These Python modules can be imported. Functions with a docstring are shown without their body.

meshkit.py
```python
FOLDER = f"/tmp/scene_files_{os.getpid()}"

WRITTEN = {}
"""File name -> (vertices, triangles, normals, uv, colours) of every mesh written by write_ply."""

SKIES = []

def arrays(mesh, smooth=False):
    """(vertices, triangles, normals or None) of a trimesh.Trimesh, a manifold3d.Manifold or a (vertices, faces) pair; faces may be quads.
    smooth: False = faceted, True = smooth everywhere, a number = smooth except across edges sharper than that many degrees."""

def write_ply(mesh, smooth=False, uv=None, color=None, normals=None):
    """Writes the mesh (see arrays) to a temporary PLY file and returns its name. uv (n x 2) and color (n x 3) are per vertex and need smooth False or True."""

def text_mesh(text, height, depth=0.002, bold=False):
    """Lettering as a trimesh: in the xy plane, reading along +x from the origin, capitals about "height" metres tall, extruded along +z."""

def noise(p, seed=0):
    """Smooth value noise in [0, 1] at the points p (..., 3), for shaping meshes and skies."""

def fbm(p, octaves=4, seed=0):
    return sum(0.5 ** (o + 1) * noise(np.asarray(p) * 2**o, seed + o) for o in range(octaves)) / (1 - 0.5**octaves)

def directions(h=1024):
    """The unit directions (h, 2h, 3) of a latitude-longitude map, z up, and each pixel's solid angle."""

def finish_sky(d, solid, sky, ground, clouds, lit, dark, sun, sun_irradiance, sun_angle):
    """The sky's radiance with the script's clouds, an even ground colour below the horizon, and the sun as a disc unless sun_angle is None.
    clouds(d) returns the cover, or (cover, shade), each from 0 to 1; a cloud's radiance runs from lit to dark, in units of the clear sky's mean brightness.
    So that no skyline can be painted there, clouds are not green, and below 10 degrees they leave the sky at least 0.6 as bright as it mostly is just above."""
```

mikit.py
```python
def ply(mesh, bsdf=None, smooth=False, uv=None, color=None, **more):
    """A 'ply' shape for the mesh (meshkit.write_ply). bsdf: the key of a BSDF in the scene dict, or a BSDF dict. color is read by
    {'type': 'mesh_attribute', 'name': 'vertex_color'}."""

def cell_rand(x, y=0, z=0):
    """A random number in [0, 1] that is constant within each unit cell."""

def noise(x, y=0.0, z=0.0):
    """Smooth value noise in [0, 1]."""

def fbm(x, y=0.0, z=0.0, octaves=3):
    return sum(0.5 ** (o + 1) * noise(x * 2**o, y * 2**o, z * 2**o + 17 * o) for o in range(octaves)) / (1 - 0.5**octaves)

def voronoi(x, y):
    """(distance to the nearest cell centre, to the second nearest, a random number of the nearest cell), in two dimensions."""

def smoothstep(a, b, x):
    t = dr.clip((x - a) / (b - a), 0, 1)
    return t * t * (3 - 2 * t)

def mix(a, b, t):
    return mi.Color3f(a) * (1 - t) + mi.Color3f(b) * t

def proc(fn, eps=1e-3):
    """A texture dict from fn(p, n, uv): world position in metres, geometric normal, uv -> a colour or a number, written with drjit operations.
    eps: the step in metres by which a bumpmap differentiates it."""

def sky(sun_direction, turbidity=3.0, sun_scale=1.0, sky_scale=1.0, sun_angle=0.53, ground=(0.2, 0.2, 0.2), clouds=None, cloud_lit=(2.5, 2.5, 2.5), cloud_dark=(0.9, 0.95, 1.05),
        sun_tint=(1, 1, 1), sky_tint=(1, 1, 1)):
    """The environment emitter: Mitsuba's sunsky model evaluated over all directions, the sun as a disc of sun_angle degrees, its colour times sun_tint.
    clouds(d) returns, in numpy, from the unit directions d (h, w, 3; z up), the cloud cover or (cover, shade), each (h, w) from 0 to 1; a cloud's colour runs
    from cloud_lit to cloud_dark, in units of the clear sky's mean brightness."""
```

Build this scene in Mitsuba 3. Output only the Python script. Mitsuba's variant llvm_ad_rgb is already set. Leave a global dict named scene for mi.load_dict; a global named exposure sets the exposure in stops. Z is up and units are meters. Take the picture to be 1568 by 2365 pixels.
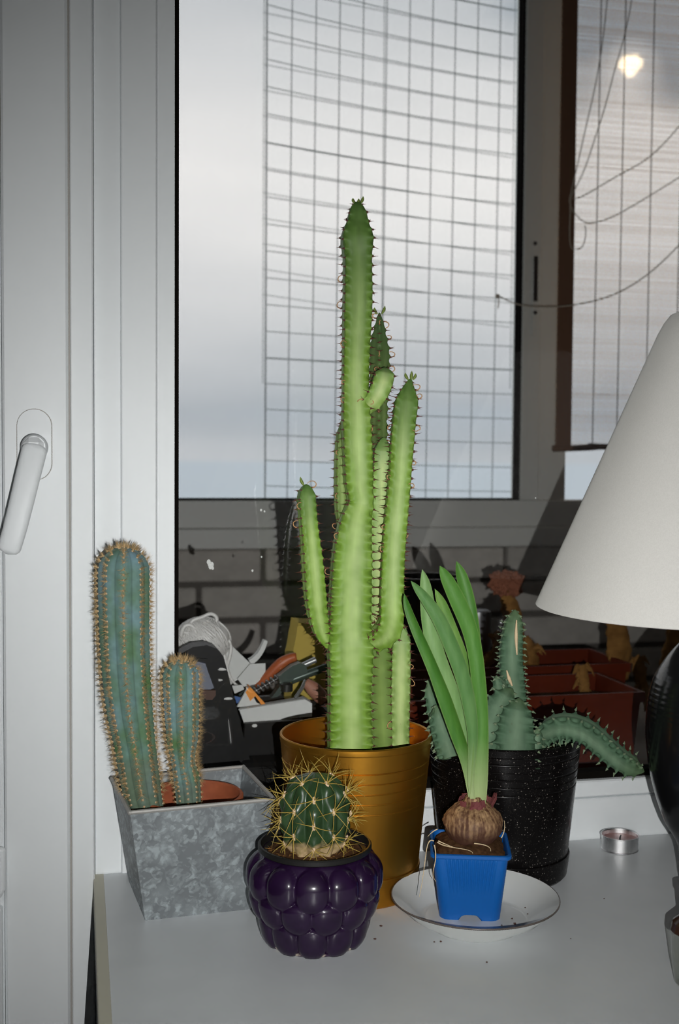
import math, random
import numpy as np, trimesh, drjit as dr, mitsuba as mi
import manifold3d as m3
from scipy.interpolate import CubicSpline, PchipInterpolator
import meshkit, mikit
from mikit import ply, proc, noise, fbm, voronoi, smoothstep, mix, cell_rand

T = mi.ScalarTransform4f
scene, labels = {}, {}
rng = np.random.default_rng(7)

# ------------------------------------------------------------------ camera, flash, sky, exposure
FOCAL, PW, PH = 2640.0, 1568, 2365
CAM = np.array([0.0, 0.0, 1.13])
yaw, pitch, roll = np.radians([12.8, 2.5, 0.4])
FWD = np.array([math.sin(yaw) * math.cos(pitch), math.cos(yaw) * math.cos(pitch), -math.sin(pitch)])
R0 = np.cross(FWD, [0, 0, 1]); R0 /= np.linalg.norm(R0)
U0 = np.cross(R0, FWD)
RIGHT = R0 * math.cos(roll) + U0 * math.sin(roll)
UP = U0 * math.cos(roll) - R0 * math.sin(roll)
scene['camera'] = {'type': 'thinlens', 'fov_axis': 'x', 'fov': math.degrees(2 * math.atan(PW / 2 / FOCAL)),
                   'aperture_radius': 0.0020, 'focus_distance': 0.98, 'near_clip': 0.05, 'far_clip': 500.0,
                   'to_world': T().look_at(origin=CAM.tolist(), target=(CAM + FWD).tolist(), up=UP.tolist())}
exposure = 0.0
# the compact camera's flash: beside the lens, a little lower
FLASH = CAM + RIGHT * 0.038 - UP * 0.028 - FWD * 0.01
FAIM = FWD - UP * 0.05
scene['camera_flash'] = {'type': 'spot', 'to_world': T().look_at(origin=FLASH.tolist(), target=(FLASH + FAIM).tolist(), up=UP.tolist()),
                         'intensity': {'type': 'rgb', 'value': [3.28, 3.30, 3.26]}, 'cutoff_angle': 39.0, 'beam_width': 6.0}


SUN = np.array([0.4268, 0.8473, 0.3161])
SUN /= np.linalg.norm(SUN)


def sky_clouds(d):
    el = np.degrees(np.arcsin(np.clip(d[..., 2], -1, 1)))
    az = np.degrees(np.arctan2(d[..., 0], d[..., 1]))
    s = np.interp(el, [0, 0.6, 2.5, 5, 8, 11, 14, 17, 21, 28, 45, 90], [.66, .70, .88, .60, .36, .14, .06, .28, .52, .62, .6, .55])
    n = meshkit.fbm(np.stack([d[..., 0] * 3, d[..., 1] * 3, d[..., 2] * 16], -1), 4, 3) - .5
    bank = 1 / (1 + np.exp(-(az - 23 + 8 * n) / 1.2)) / (1 + np.exp(-(el - 16.6 + 3 * n) / .35)) / (1 + np.exp((az - 60) / 8))
    glow = np.exp(-(np.degrees(np.arccos(np.clip(d @ SUN, -1, 1))) / 1.3) ** 2) + .8 * np.exp(-((az - 26.6) / 1.6) ** 2 - ((el - 16.3) / 1.3) ** 2)
    s = s + .35 * n + 1.0 * bank - 1.0 * np.clip(glow, 0, 1)
    return np.ones_like(el), np.clip(s, 0, 1)


scene['sky'] = mikit.sky(SUN, turbidity=4.0, sun_scale=0.0005, sky_scale=1.0, sun_angle=0.9, ground=(.86, .93, .98), clouds=sky_clouds,
                         cloud_lit=(11.0, 10.85, 10.6), cloud_dark=(3.9, 4.5, 5.05))


def at(px, py, Y):
    """The point of the upright plane y = Y behind a place in the frame."""
    d = FWD + RIGHT * (px - PW / 2) / FOCAL - UP * (py - PH / 2) / FOCAL
    return CAM + d * ((Y - CAM[1]) / d[1])


def mpp(P):
    """Metres per pixel at a point."""
    return float((np.asarray(P) - CAM) @ FWD) / FOCAL


# ------------------------------------------------------------------ bookkeeping
used = {}


def fresh(key):
    if key not in used:
        used[key] = 0
        return key
    used[key] += 1
    return f'{key}_{used[key]:03d}'


def tag(key, label=None, cat=None, group=None, kind=None):
    d = labels.setdefault(key, {})
    for k, v in (('label', label), ('category', cat), ('group', group), ('kind', kind)):
        if v: d[k] = v
    return key


def thing(name, label, cat, group=None):
    return tag(fresh(name), label, cat, group)


def part(parent, name, mesh, mat, smooth=False, label=None, kind=None, **kw):
    key = fresh(f'{parent}__{name}')
    scene[key] = ply(mesh, mat, smooth, **kw)
    if label or kind: tag(key, label, kind=kind)
    return key


def struct(name, mesh, mat, label=None, smooth=False, **kw):
    key = fresh(name)
    if mesh is not None: scene[key] = ply(mesh, mat, smooth, **kw)
    tag(key, label, kind='structure')
    return key


# ------------------------------------------------------------------ mesh helpers
def cat(*ms):
    ms = [m for g in ms for m in (g if isinstance(g, (list, tuple)) else [g])]
    return trimesh.util.concatenate(ms)


def box(x0, x1, y0, y1, z0, z1, bev=0.0):
    x0, x1 = sorted((x0, x1)); y0, y1 = sorted((y0, y1)); z0, z1 = sorted((z0, z1))
    if bev <= 0:
        m = trimesh.creation.box(extents=(x1 - x0, y1 - y0, z1 - z0))
        m.apply_translation(((x0 + x1) / 2, (y0 + y1) / 2, (z0 + z1) / 2))
        return m
    b = min(bev, (x1 - x0) * .49, (y1 - y0) * .49, (z1 - z0) * .49)
    pts = []
    for sx, cx in ((1, x0), (-1, x1)):
        for sy, cy in ((1, y0), (-1, y1)):
            for sz, cz in ((1, z0), (-1, z1)):
                pts += [(cx + sx * b, cy + sy * b, cz), (cx + sx * b, cy, cz + sz * b), (cx, cy + sy * b, cz + sz * b)]
    return trimesh.convex.convex_hull(np.array(pts))


def hull_spheres(pts, rad, n=16):
    ico = trimesh.creation.icosphere(2, 1.0).vertices
    rad = np.broadcast_to(rad, (len(pts),))
    return trimesh.convex.convex_hull(np.vstack([np.asarray(p) + ico * r for p, r in zip(pts, rad)]))


def place(m, loc=(0, 0, 0), rz=0.0, rx=0.0, ry=0.0):
    M = trimesh.transformations.euler_matrix(math.radians(rx), math.radians(ry), math.radians(rz), 'sxyz')
    M[:3, 3] = loc
    m = m.copy(); m.apply_transform(M)
    return m


def lathe(profile, n=64, loc=(0, 0, 0), closed=False):
    """Revolve (r, z); the ends are closed on the axis where r is 0."""
    p = np.asarray(profile, float)
    a = np.arange(n) * 2 * np.pi / n
    V, idx = [], []
    for r, z in p:
        if r < 1e-7:
            idx.append([len(V)] * n); V.append((0, 0, z))
        else:
            idx.append(list(range(len(V), len(V) + n)))
            V += [(r * math.cos(t), r * math.sin(t), z) for t in a]
    Fc = []
    rows = list(range(len(p))) + ([0] if closed else [])
    for i, j in zip(rows[:-1], rows[1:]):
        for k in range(n):
            k2 = (k + 1) % n
            q = [idx[i][k], idx[i][k2], idx[j][k2], idx[j][k]]
            if q[0] != q[1]: Fc.append((q[0], q[1], q[2]))
            if q[2] != q[3]: Fc.append((q[0], q[2], q[3]))
    m = trimesh.Trimesh(np.array(V), np.array(Fc), process=False)
    if m.volume < 0: m.invert()
    m.apply_translation(loc)
    return m


def loft(rings, caps=True):
    rings = np.asarray(rings, float)
    n, k = rings.shape[:2]
    V = rings.reshape(-1, 3)
    i, j = np.meshgrid(np.arange(n - 1), np.arange(k), indexing='ij')
    a, b = i * k + j, i * k + (j + 1) % k
    Fc = np.vstack([np.stack([a, b, b + k], -1).reshape(-1, 3), np.stack([a, b + k, a + k], -1).reshape(-1, 3)])
    if caps:
        V = np.vstack([V, rings[0].mean(0), rings[-1].mean(0)])
        j = np.arange(k); c0, c1 = n * k, n * k + 1
        Fc = np.vstack([Fc, np.stack([(j + 1) % k, j, j * 0 + c0], -1), np.stack([(n - 1) * k + j, (n - 1) * k + (j + 1) % k, j * 0 + c1], -1)])
    return trimesh.Trimesh(V, Fc, process=False)


def frames(p, ref, back=False):
    t = np.gradient(p, axis=0); t /= np.linalg.norm(t, axis=1, keepdims=True) + 1e-12
    a = np.zeros_like(p); r = np.asarray(ref, float)
    for i in (range(len(p))[::-1] if back else range(len(p))):         # carried along the curve without twisting
        r = r - (r @ t[i]) * t[i]; r = r / (np.linalg.norm(r) + 1e-12); a[i] = r
    return t, a, np.cross(t, a)


def tube(pts, rad, sides=8, caps=True, smooth_n=0):
    p = np.asarray(pts, float)
    rad = np.broadcast_to(np.asarray(rad, float), (len(p),))
    if smooth_n:
        s = np.linspace(0, 1, len(p)); q = np.linspace(0, 1, smooth_n)
        p, rad = CubicSpline(s, p)(q), np.interp(q, s, rad)
    t = np.gradient(p, axis=0); t /= np.linalg.norm(t, axis=1, keepdims=True) + 1e-12
    a = np.zeros_like(p)
    r = np.array([1., 0, 0]) if abs(t[0][0]) < .8 else np.array([0, 0, 1.])
    for i in range(len(p)):
        r = r - (r @ t[i]) * t[i]; r /= np.linalg.norm(r) + 1e-12
        a[i] = r
    b = np.cross(t, a)
    g = np.arange(sides) * 2 * np.pi / sides
    return loft(p[:, None] + rad[:, None, None] * (np.cos(g)[None, :, None] * a[:, None] + np.sin(g)[None, :, None] * b[:, None]), caps)


def extrude(poly, y0, y1):
    """A polygon of (x, z) points, extruded from y0 to y1."""
    from shapely.geometry import Polygon
    m = trimesh.creation.extrude_polygon(Polygon(poly), abs(y1 - y0), engine='earcut')
    v = m.vertices.copy()
    m = trimesh.Trimesh(np.stack([v[:, 0], min(y0, y1) + v[:, 2], v[:, 1]], 1), m.faces, process=False)
    if m.volume < 0: m.invert()
    return m


def cones(base, tip, rad, sides=3, curve=None, seg=1):
    """Many thin spines as one mesh."""
    base, tip = np.asarray(base, float), np.asarray(tip, float)
    n = len(base)
    t = tip - base; L = np.linalg.norm(t, axis=1, keepdims=True) + 1e-12; t = t / L
    r = np.where(np.abs(t[:, 2:]) < .9, [0, 0, 1.], [1., 0, 0])
    a = np.cross(t, r); a /= np.linalg.norm(a, axis=1, keepdims=True) + 1e-12
    b = np.cross(t, a)
    rad = np.broadcast_to(rad, (n,))
    g = np.arange(sides) * 2 * np.pi / sides
    V, Fc = [], []
    k = sides
    for s in range(seg):
        f = s / seg
        c = base + (tip - base) * f + (0 if curve is None else curve * (f * (1 - f) * 4))
        V.append(c[:, None] + (rad * (1 - f * .75))[:, None, None] * (np.cos(g)[None, :, None] * a[:, None] + np.sin(g)[None, :, None] * b[:, None]))
    V = np.concatenate(V + [tip[:, None]], 1)
    per = seg * k + 1
    f = []
    for s in range(seg - 1):
        for j in range(k):
            f += [(s * k + j, s * k + (j + 1) % k, (s + 1) * k + (j + 1) % k), (s * k + j, (s + 1) * k + (j + 1) % k, (s + 1) * k + j)]
    for j in range(k): f.append(((seg - 1) * k + j, (seg - 1) * k + (j + 1) % k, per - 1))
    f = np.array(f)
    Fc = (f[None] + (np.arange(n) * per)[:, None, None]).reshape(-1, 3)
    return trimesh.Trimesh(V.reshape(-1, 3), Fc, process=False)


def blobs(centers, rad, sub=1, squash=1.0, seed=0, rough=.25):
    r_ = np.random.default_rng(seed)
    ico = trimesh.creation.icosphere(sub, 1.0)
    rad = np.broadcast_to(rad, (len(centers),))
    out = []
    for c, r in zip(centers, rad):
        v = ico.vertices * (1 + rough * (r_.random((len(ico.vertices), 1)) - .5)) * r * [1, 1, squash]
        out.append(trimesh.Trimesh(v + c, ico.faces, process=False))
    return cat(out)


def displaced(m, amp, freq, seed=0):
    m = m.copy()
    n = m.vertex_normals
    m.vertices = m.vertices + n * ((meshkit.fbm(m.vertices * freq, 3, seed) - .5) * 2 * amp)[:, None]
    return m


# ------------------------------------------------------------------ materials
def mat(name, **kw):
    scene[name] = {'type': 'twosided', 'bsdf': {'type': 'principled', **kw}}
    return name


def rgb(*c): return {'type': 'rgb', 'value': list(map(float, c))}


def s2l(r, g, b):
    return [((c / 255 / 12.92) if c / 255 < .04045 else ((c / 255 + .055) / 1.055) ** 2.4) for c in (r, g, b)]


def plain(name, col, rough=.5, **kw): return mat(name, base_color=rgb(*col), roughness=rough, **kw)


plain('mat_pvc', (.76, .785, .795), .46, specular=.4)
mat('mat_table', base_color=proc(lambda p, n, uv: mix((.52, .54, .55), (.57, .59, .60), fbm(p.x * 40, p.y * 40, p.z * 40))), roughness=.38, specular=.45)
plain('mat_edge', (.44, .42, .33), .5)
plain('mat_gap_line', (.38, .365, .34), .9, specular=.1)
plain('mat_gasket', (.006, .005, .004), .95, specular=.03)
plain('mat_wall', (.20, .185, .165), .9)
plain('mat_floor', (.10, .075, .055), .6)
plain('mat_ceiling', (.35, .34, .33), .9)
plain('mat_outer_frame', (.55, .55, .52), .45)
plain('mat_dark', (.015, .014, .013), .4)
mat('mat_mortar', base_color=proc(lambda p, n, uv: mix((.10, .09, .08), (.16, .145, .13), fbm(p.x * 60, p.y * 60, p.z * 60))), roughness=.95)
for i, c in enumerate([(.46, .43, .39), (.50, .465, .425), (.42, .395, .36)]):
    mat(f'mat_brick_{i}', base_color=proc(lambda p, n, uv, c=c: mix([x * .8 for x in c], [x * 1.12 for x in c], fbm(p.x * 50, p.y * 50, p.z * 50 + 9))), roughness=.9)
scene['mat_glass'] = {'type': 'thindielectric', 'int_ior': 1.5}
plain('mat_wire', (.30, .34, .34), .6)
plain('mat_cord', (.42, .36, .28), .8)
scene['mat_bamboo'] = {'type': 'principledthin', 'base_color': rgb(.92, .73, .52), 'roughness': .7, 'diff_trans': 1.3}
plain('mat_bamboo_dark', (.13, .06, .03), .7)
# plants: colour per vertex
scene['mat_plant'] = {'type': 'twosided', 'bsdf': {'type': 'principled', 'base_color': {'type': 'mesh_attribute', 'name': 'vertex_color'}, 'roughness': .5, 'specular': .22}}
scene['mat_plant_matte'] = {'type': 'twosided', 'bsdf': {'type': 'principled', 'base_color': {'type': 'mesh_attribute', 'name': 'vertex_color'}, 'roughness': .65, 'specular': .15}}
scene['mat_plant_gloss'] = {'type': 'twosided', 'bsdf': {'type': 'principled', 'base_color': {'type': 'mesh_attribute', 'name': 'vertex_color'}, 'roughness': .3, 'specular': .35}}
plain('mat_spine_red', (.10, .035, .022), .6)
plain('mat_curl', (.46, .25, .11), .7)
plain('mat_spine_gold', (.50, .345, .165), .6, specular=.2)
plain('mat_spine_yellow', (.40, .285, .065), .45, specular=.3)
plain('mat_wool', (.62, .45, .30), .95)
plain('mat_tooth', (.155, .205, .125), .6, specular=.15)
plain('mat_spine_pale', (.62, .55, .38), .6)
mat('mat_soil', base_color=proc(lambda p, n, uv: mix((.016, .008, .004), (.10, .05, .024), fbm(p.x * 400, p.y * 400, p.z * 400))), roughness=1.0, specular=.05)
plain('mat_crumb', (.07, .035, .025), .9)
plain('mat_root', (.60, .46, .28), .8)
mat('mat_gold', base_color=proc(lambda p, n, uv: mix((.47, .215, .022), (.55, .26, .035), fbm(p.x * 90, p.y * 90, p.z * 12))), roughness=.40, metallic=.95, specular=.3)


def _speck(p, n, uv):
    th = dr.atan2(p.y - 1.0085, p.x - .389)
    d, e, r = voronoi(th * 26, p.z * 420)
    d2, e2, r2 = voronoi(th * 60 + 7, p.z * 900)
    k = dr.select((r > .86), smoothstep(.22, .10, d), 0) * .55 + dr.select((r2 > .86), smoothstep(.25, .1, d2), 0) * .2
    return mix((.0035, .0028, .0028), (.38, .34, .30), dr.clip(k, 0, 1))


mat('mat_speckle', base_color=proc(_speck), roughness=.26, specular=.22)
plain('mat_black_plastic', (.010, .0095, .009), .45, specular=.3)


def _galv(p, n, uv):
    u = p.x * 150 + p.y * 95; v = p.z * 165 + p.y * 50
    w1 = fbm(u * .9, v * .9, 2.) * 2.4; w2 = fbm(u * .9, v * .9, 9.) * 2.4
    d, e, r = voronoi(u + w1, v + w2)
    d2, e2, r2 = voronoi(u * 2.1 + w2 + 5, v * 2.1 + w1)
    k = .6 * r + .4 * r2
    f = fbm(u * .35, v * .35, 4.)
    return mix((.19, .207, .218), (.385, .43, .445), dr.clip(smoothstep(.25, 1., k) * (.35 + .9 * dr.clip(1.1 - d * 1.5, 0, 1)) + .8 * (f - .45), 0, 1))


mat('mat_galvanised', base_color=proc(_galv), roughness=.5, metallic=.35, specular=.5)
plain('mat_zinc_edge', (.34, .33, .31), .5, metallic=.3)
mat('mat_terracotta', base_color=proc(lambda p, n, uv: mix((.20, .042, .014), (.33, .085, .03), fbm(p.x * 120, p.y * 120, p.z * 120))), roughness=.75)
mat('mat_trough', base_color=proc(lambda p, n, uv: mix((.075, .010, .0025), (.105, .015, .004), fbm(p.x * 30, p.y * 30, p.z * 60))), roughness=.55, specular=.12)
mat('mat_purple_glaze', base_color=proc(lambda p, n, uv: mix((.0075, .0016, .013), (.018, .0045, .030), fbm(p.x * 100, p.y * 100, p.z * 100))), roughness=.10, specular=.3, clearcoat=1.0, clearcoat_gloss=.97)
mat('mat_bare_clay', base_color=proc(lambda p, n, uv: mix((.03, .012, .04), (.50, .42, .34), smoothstep(.42, .62, fbm(p.x * 300, p.y * 300, p.z * 300)))), roughness=.85)
plain('mat_blue', (.006, .098, .36), .42, specular=.3)
plain('mat_plate', (.60, .61, .59), .16, specular=.5, clearcoat=.6, clearcoat_gloss=.95)
plain('mat_plate_rim', (.11, .09, .08), .3)
scene['mat_aluminium'] = {'type': 'roughconductor', 'material': 'Al', 'alpha': .22}
plain('mat_wax', (.30, .16, .15), .35)
mat('mat_shade', base_color=proc(lambda p, n, uv: mix((.68, .66, .62), (.73, .71, .67), noise(p.z * 1400, dr.atan2(p.y - .905, p.x - .545) * 240))), roughness=.95, specular=.1)
plain('mat_vase', (.004, .004, .0045), .16, specular=.4, clearcoat=.8, clearcoat_gloss=.9)
mat('mat_bulb', base_color=proc(lambda p, n, uv: mix(mix((.085, .032, .014), (.42, .26, .13), smoothstep(.30, .75, fbm(dr.atan2(p.y - .917, p.x - .325) * 14, p.z * 45, 3., 4) * .6 + .4 * fbm(p.x * 500, p.y * 500, p.z * 260, 3))), (.06, .022, .012), smoothstep(.012, -.012, p.z - .823 - .012 * (fbm(p.x * 120, p.y * 120, p.z * 120) - .5)))), roughness=.7)
plain('mat_bulb_skin', (.15, .045, .045), .7, specular=.1)
mat('mat_dried', base_color=proc(lambda p, n, uv: mix((.10, .042, .010), (.33, .17, .05), fbm(p.x * 70, p.y * 70, p.z * 70))), roughness=.9, specular=.1)
plain('mat_dried_pink', (.22, .085, .05), .9, specular=.1)
plain('mat_white_paper', (.60, .61, .59), .8)
plain('mat_tool_black', (.0075, .0075, .0072), .45, specular=.2)
plain('mat_tool_grey', (.13, .145, .19), .5)
plain('mat_tool_brown', (.07, .03, .018), .6)
plain('mat_orange_handle', (.36, .085, .025), .45)
plain('mat_pink_handle', (.34, .15, .10), .6)
plain('mat_orange_print', (.75, .27, .03), .6)
plain('mat_blue_print', (.03, .10, .30), .5)
plain('mat_yellow_sponge', (.46, .34, .07), .95)
plain('mat_steel', (.45, .46, .46), .3, metallic=.8)
plain('mat_dull_tin', (.16, .16, .165), .34, metallic=.85)
plain('mat_green_steel', (.05, .07, .06), .35, metallic=.4)
plain('mat_twine', (.70, .69, .66), .35, specular=.6)
plain('mat_dark_glaze', (.006, .005, .0045), .2, specular=.3)
plain('mat_paint_fleck', (.6, .6, .58), .8)
plain('mat_brown_glass', (.035, .015, .008), .2)
scene['mat_bottle_glass'] = {'type': 'thindielectric', 'int_ior': 1.5, 'specular_transmittance': rgb(.86, .87, .84)}
plain('mat_shelf', (.20, .17, .14), .8)

Z = 0.745                                                             # table top

# ------------------------------------------------------------------ the setting
struct('floor', box(-1.7, 2.7, -2.6, 2.4, -.1, 0), 'mat_floor', 'dark floor')
struct('ceiling', box(-1.7, 2.7, -2.6, 2.4, 2.6, 2.7), 'mat_ceiling', 'pale ceiling')
struct('wall_back', box(-1.7, 2.7, -2.7, -2.6, 0, 2.6), 'mat_wall', 'plain wall behind the viewer')
struct('wall_left', box(-1.8, -1.7, -2.6, 2.4, 0, 2.6), 'mat_wall', 'plain left wall')
struct('wall_right', box(2.7, 2.8, -2.6, 2.4, 0, 2.6), 'mat_wall', 'plain right wall')
struct('wall_window', cat(box(.04, 2.7, 1.075, 1.20, 0, .72), box(1.62, 2.7, 1.075, 1.20, .72, 2.6), box(-1.7, 1.62, 1.075, 1.2, 2.34, 2.6), box(-1.7, -.92, 1.075, 1.2, 0, 2.34)), 'mat_wall', 'wall around the window and the door')

# inner window beside the door
W1 = struct('window_1', None, None, 'fixed white framed window onto the enclosed balcony')


def wpart(name, mesh, m='mat_pvc', smooth=False, label=None, kind=None): return part(W1, name, mesh, m, smooth, label, kind)


XJ = [-.0098, .0126, .0369, .0694, .0858, .0902]
wpart('jamb', cat(box(XJ[0] + .0012, XJ[1] - .0003, 1.059, 1.16, 0, 2.34, .0015), box(XJ[1] + .0003, XJ[2], 1.0735, 1.16, 0, 2.34, .0006), box(XJ[2], XJ[3], 1.0700, 1.16, Z - .4, 2.34, .0012)))
wpart('gap_line', box(XJ[0] - .0010, XJ[0] + .0016, 1.056, 1.062, 0, 2.33), 'mat_gap_line', label='grey sealing strip in the gap beside the door')
wpart('glazing_bead', extrude([(XJ[3] + .0004, Z + .03), (XJ[4], Z + .03), (XJ[4], 2.28), (XJ[3] + .0004, 2.28)], 1.0715, 1.097))
wpart('gasket', cat(box(XJ[4], XJ[5], 1.078, 1.100, Z + .06, 2.28), box(XJ[4], 1.55, 1.083, 1.1, Z + .0585, Z + .0665)), 'mat_gasket', label='black rubber gasket')
wpart('bottom_rail', cat(box(XJ[2], 1.62, 1.0738, 1.16, Z - .03, Z + .0415, .001), box(XJ[2], 1.62, 1.0752, 1.097, Z + .0425, Z + .0595, .0015)))
wpart('top_rail', box(XJ[2], 1.62, 1.066, 1.16, 2.28, 2.34, .0015))
wpart('end_jamb', box(1.55, 1.62, 1.066, 1.16, Z, 2.34, .0015))
wpart('pane', (np.array([[XJ[4] - .005, 1.0995, Z + .055], [1.555, 1.0995, Z + .055], [1.555, 1.0995, 2.285], [XJ[4] - .005, 1.0995, 2.285]]), np.array([[0, 1, 2], [0, 2, 3]])), 'mat_glass')
# a bird-dropping splat and specks on the pane
sm = []
for px, py, r in [(487, 1306, .0032), (482, 1298, .0022), (491, 1312, .0016), (603, 1178, .0012), (611, 1181, .0010), (583, 1318, .0012), (604, 1286, .0009), (1237, 1150, .0008)]:
    c = at(px, py, 1.0985)
    sm.append(place(trimesh.creation.icosphere(2, 1.0), c, rz=px * 3) if False else trimesh.Trimesh(trimesh.creation.icosphere(2, 1.0).vertices * [r * .8, .0004, r] * (1 + .5 * (rng.random((162, 1)) - .5)) + c, trimesh.creation.icosphere(2, 1.0).faces))
wpart('splash_marks', cat(sm), 'mat_white_paper', label='whitish dried splashes on the glass', kind='stuff')

# balcony door at the left
D1 = struct('door_1', None, None, 'white balcony door with a lever handle')
XS0, XS1 = -.79, -.0098
part(D1, 'stile', cat(box(-.0665, XS1, 1.046, 1.11, .02, 2.33, .0022)), 'mat_pvc')
part(D1, 'stile', box(XS0, XS0 + .075, 1.046, 1.11, .02, 2.33, .0022), 'mat_pvc')
part(D1, 'rail', cat(box(XS0 + .075, -.0670, 1.046, 1.11, 2.25, 2.33, .002), box(XS0 + .075, -.0670, 1.046, 1.11, .02, .20, .002)), 'mat_pvc')
part(D1, 'glazing_bead', cat(box(-.082, -.0670, 1.048, 1.09, .20, 2.25, .0015), box(XS0 + .075, XS0 + .09, 1.048, 1.09, .2, 2.25, .0015)), 'mat_pvc')
part(D1, 'pane', (np.array([[XS0 + .08, 1.085, .19], [-.075, 1.085, .19], [-.075, 1.085, 2.26], [XS0 + .08, 1.085, 2.26]]), np.array([[0, 1, 2], [0, 2, 3]])), 'mat_glass')
part(D1, 'frame', cat(box(-.92, XS0 - .001, 1.056, 1.16, 0, 2.34, .002)), 'mat_pvc')
# the white hinge cover at the lower left
part(D1, 'latch_cover', cat(hull_spheres([at(-20, 1965, 1.036), at(4, 1965, 1.036), at(4, 2052, 1.036), at(-4, 2066, 1.036), at(-20, 2066, 1.036)], .0034)), 'mat_pvc', 30)
part(D1, 'lower_cover', box(-.11, -.0685, 1.036, 1.05, .3, Z - .012, .002), 'mat_pvc')


def capsule_xz(cx, z0, z1, r, y0, y1, n=18):
    a = np.linspace(0, np.pi, n)
    pts = [(cx + r * math.cos(t), z1 - r + r * math.sin(t)) for t in a] + [(cx - r * math.cos(t), z0 + r - r * math.sin(t)) for t in a]
    return extrude(pts, y0, y1)


HD = part(D1, 'handle', cat(lathe([(0, 0), (.0115, 0), (.0115, .018), (.0095, .021), (0, .021)], 32).apply_transform(trimesh.transformations.rotation_matrix(math.pi / 2, [1, 0, 0])).apply_translation((-.0385, 1.041, 1.141))), 'mat_pvc', 35, label='white lever handle')
part(HD, 'rose', capsule_xz(-.0390, 1.1125, 1.1745, .0145, 1.0405, 1.0455), 'mat_pvc', 25)
part(HD, 'gap_line', capsule_xz(-.0390, 1.1117, 1.1753, .0153, 1.0448, 1.0465), 'mat_gap_line', 25)  # thin grey plate painting in the line of shadow and dirt round the rose
hp = [at(83, 1028, 1.012), at(62, 1110, 1.006), at(40, 1200, 1.003), at(17, 1279, 1.004)]
hr = []
s_ = np.linspace(0, 1, 4); q_ = np.linspace(-.012, 1.0, 40)
hc = CubicSpline(s_, hp)(q_)
tt, ha, hb = frames(hc, np.array([1., 0, 0]))
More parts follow.
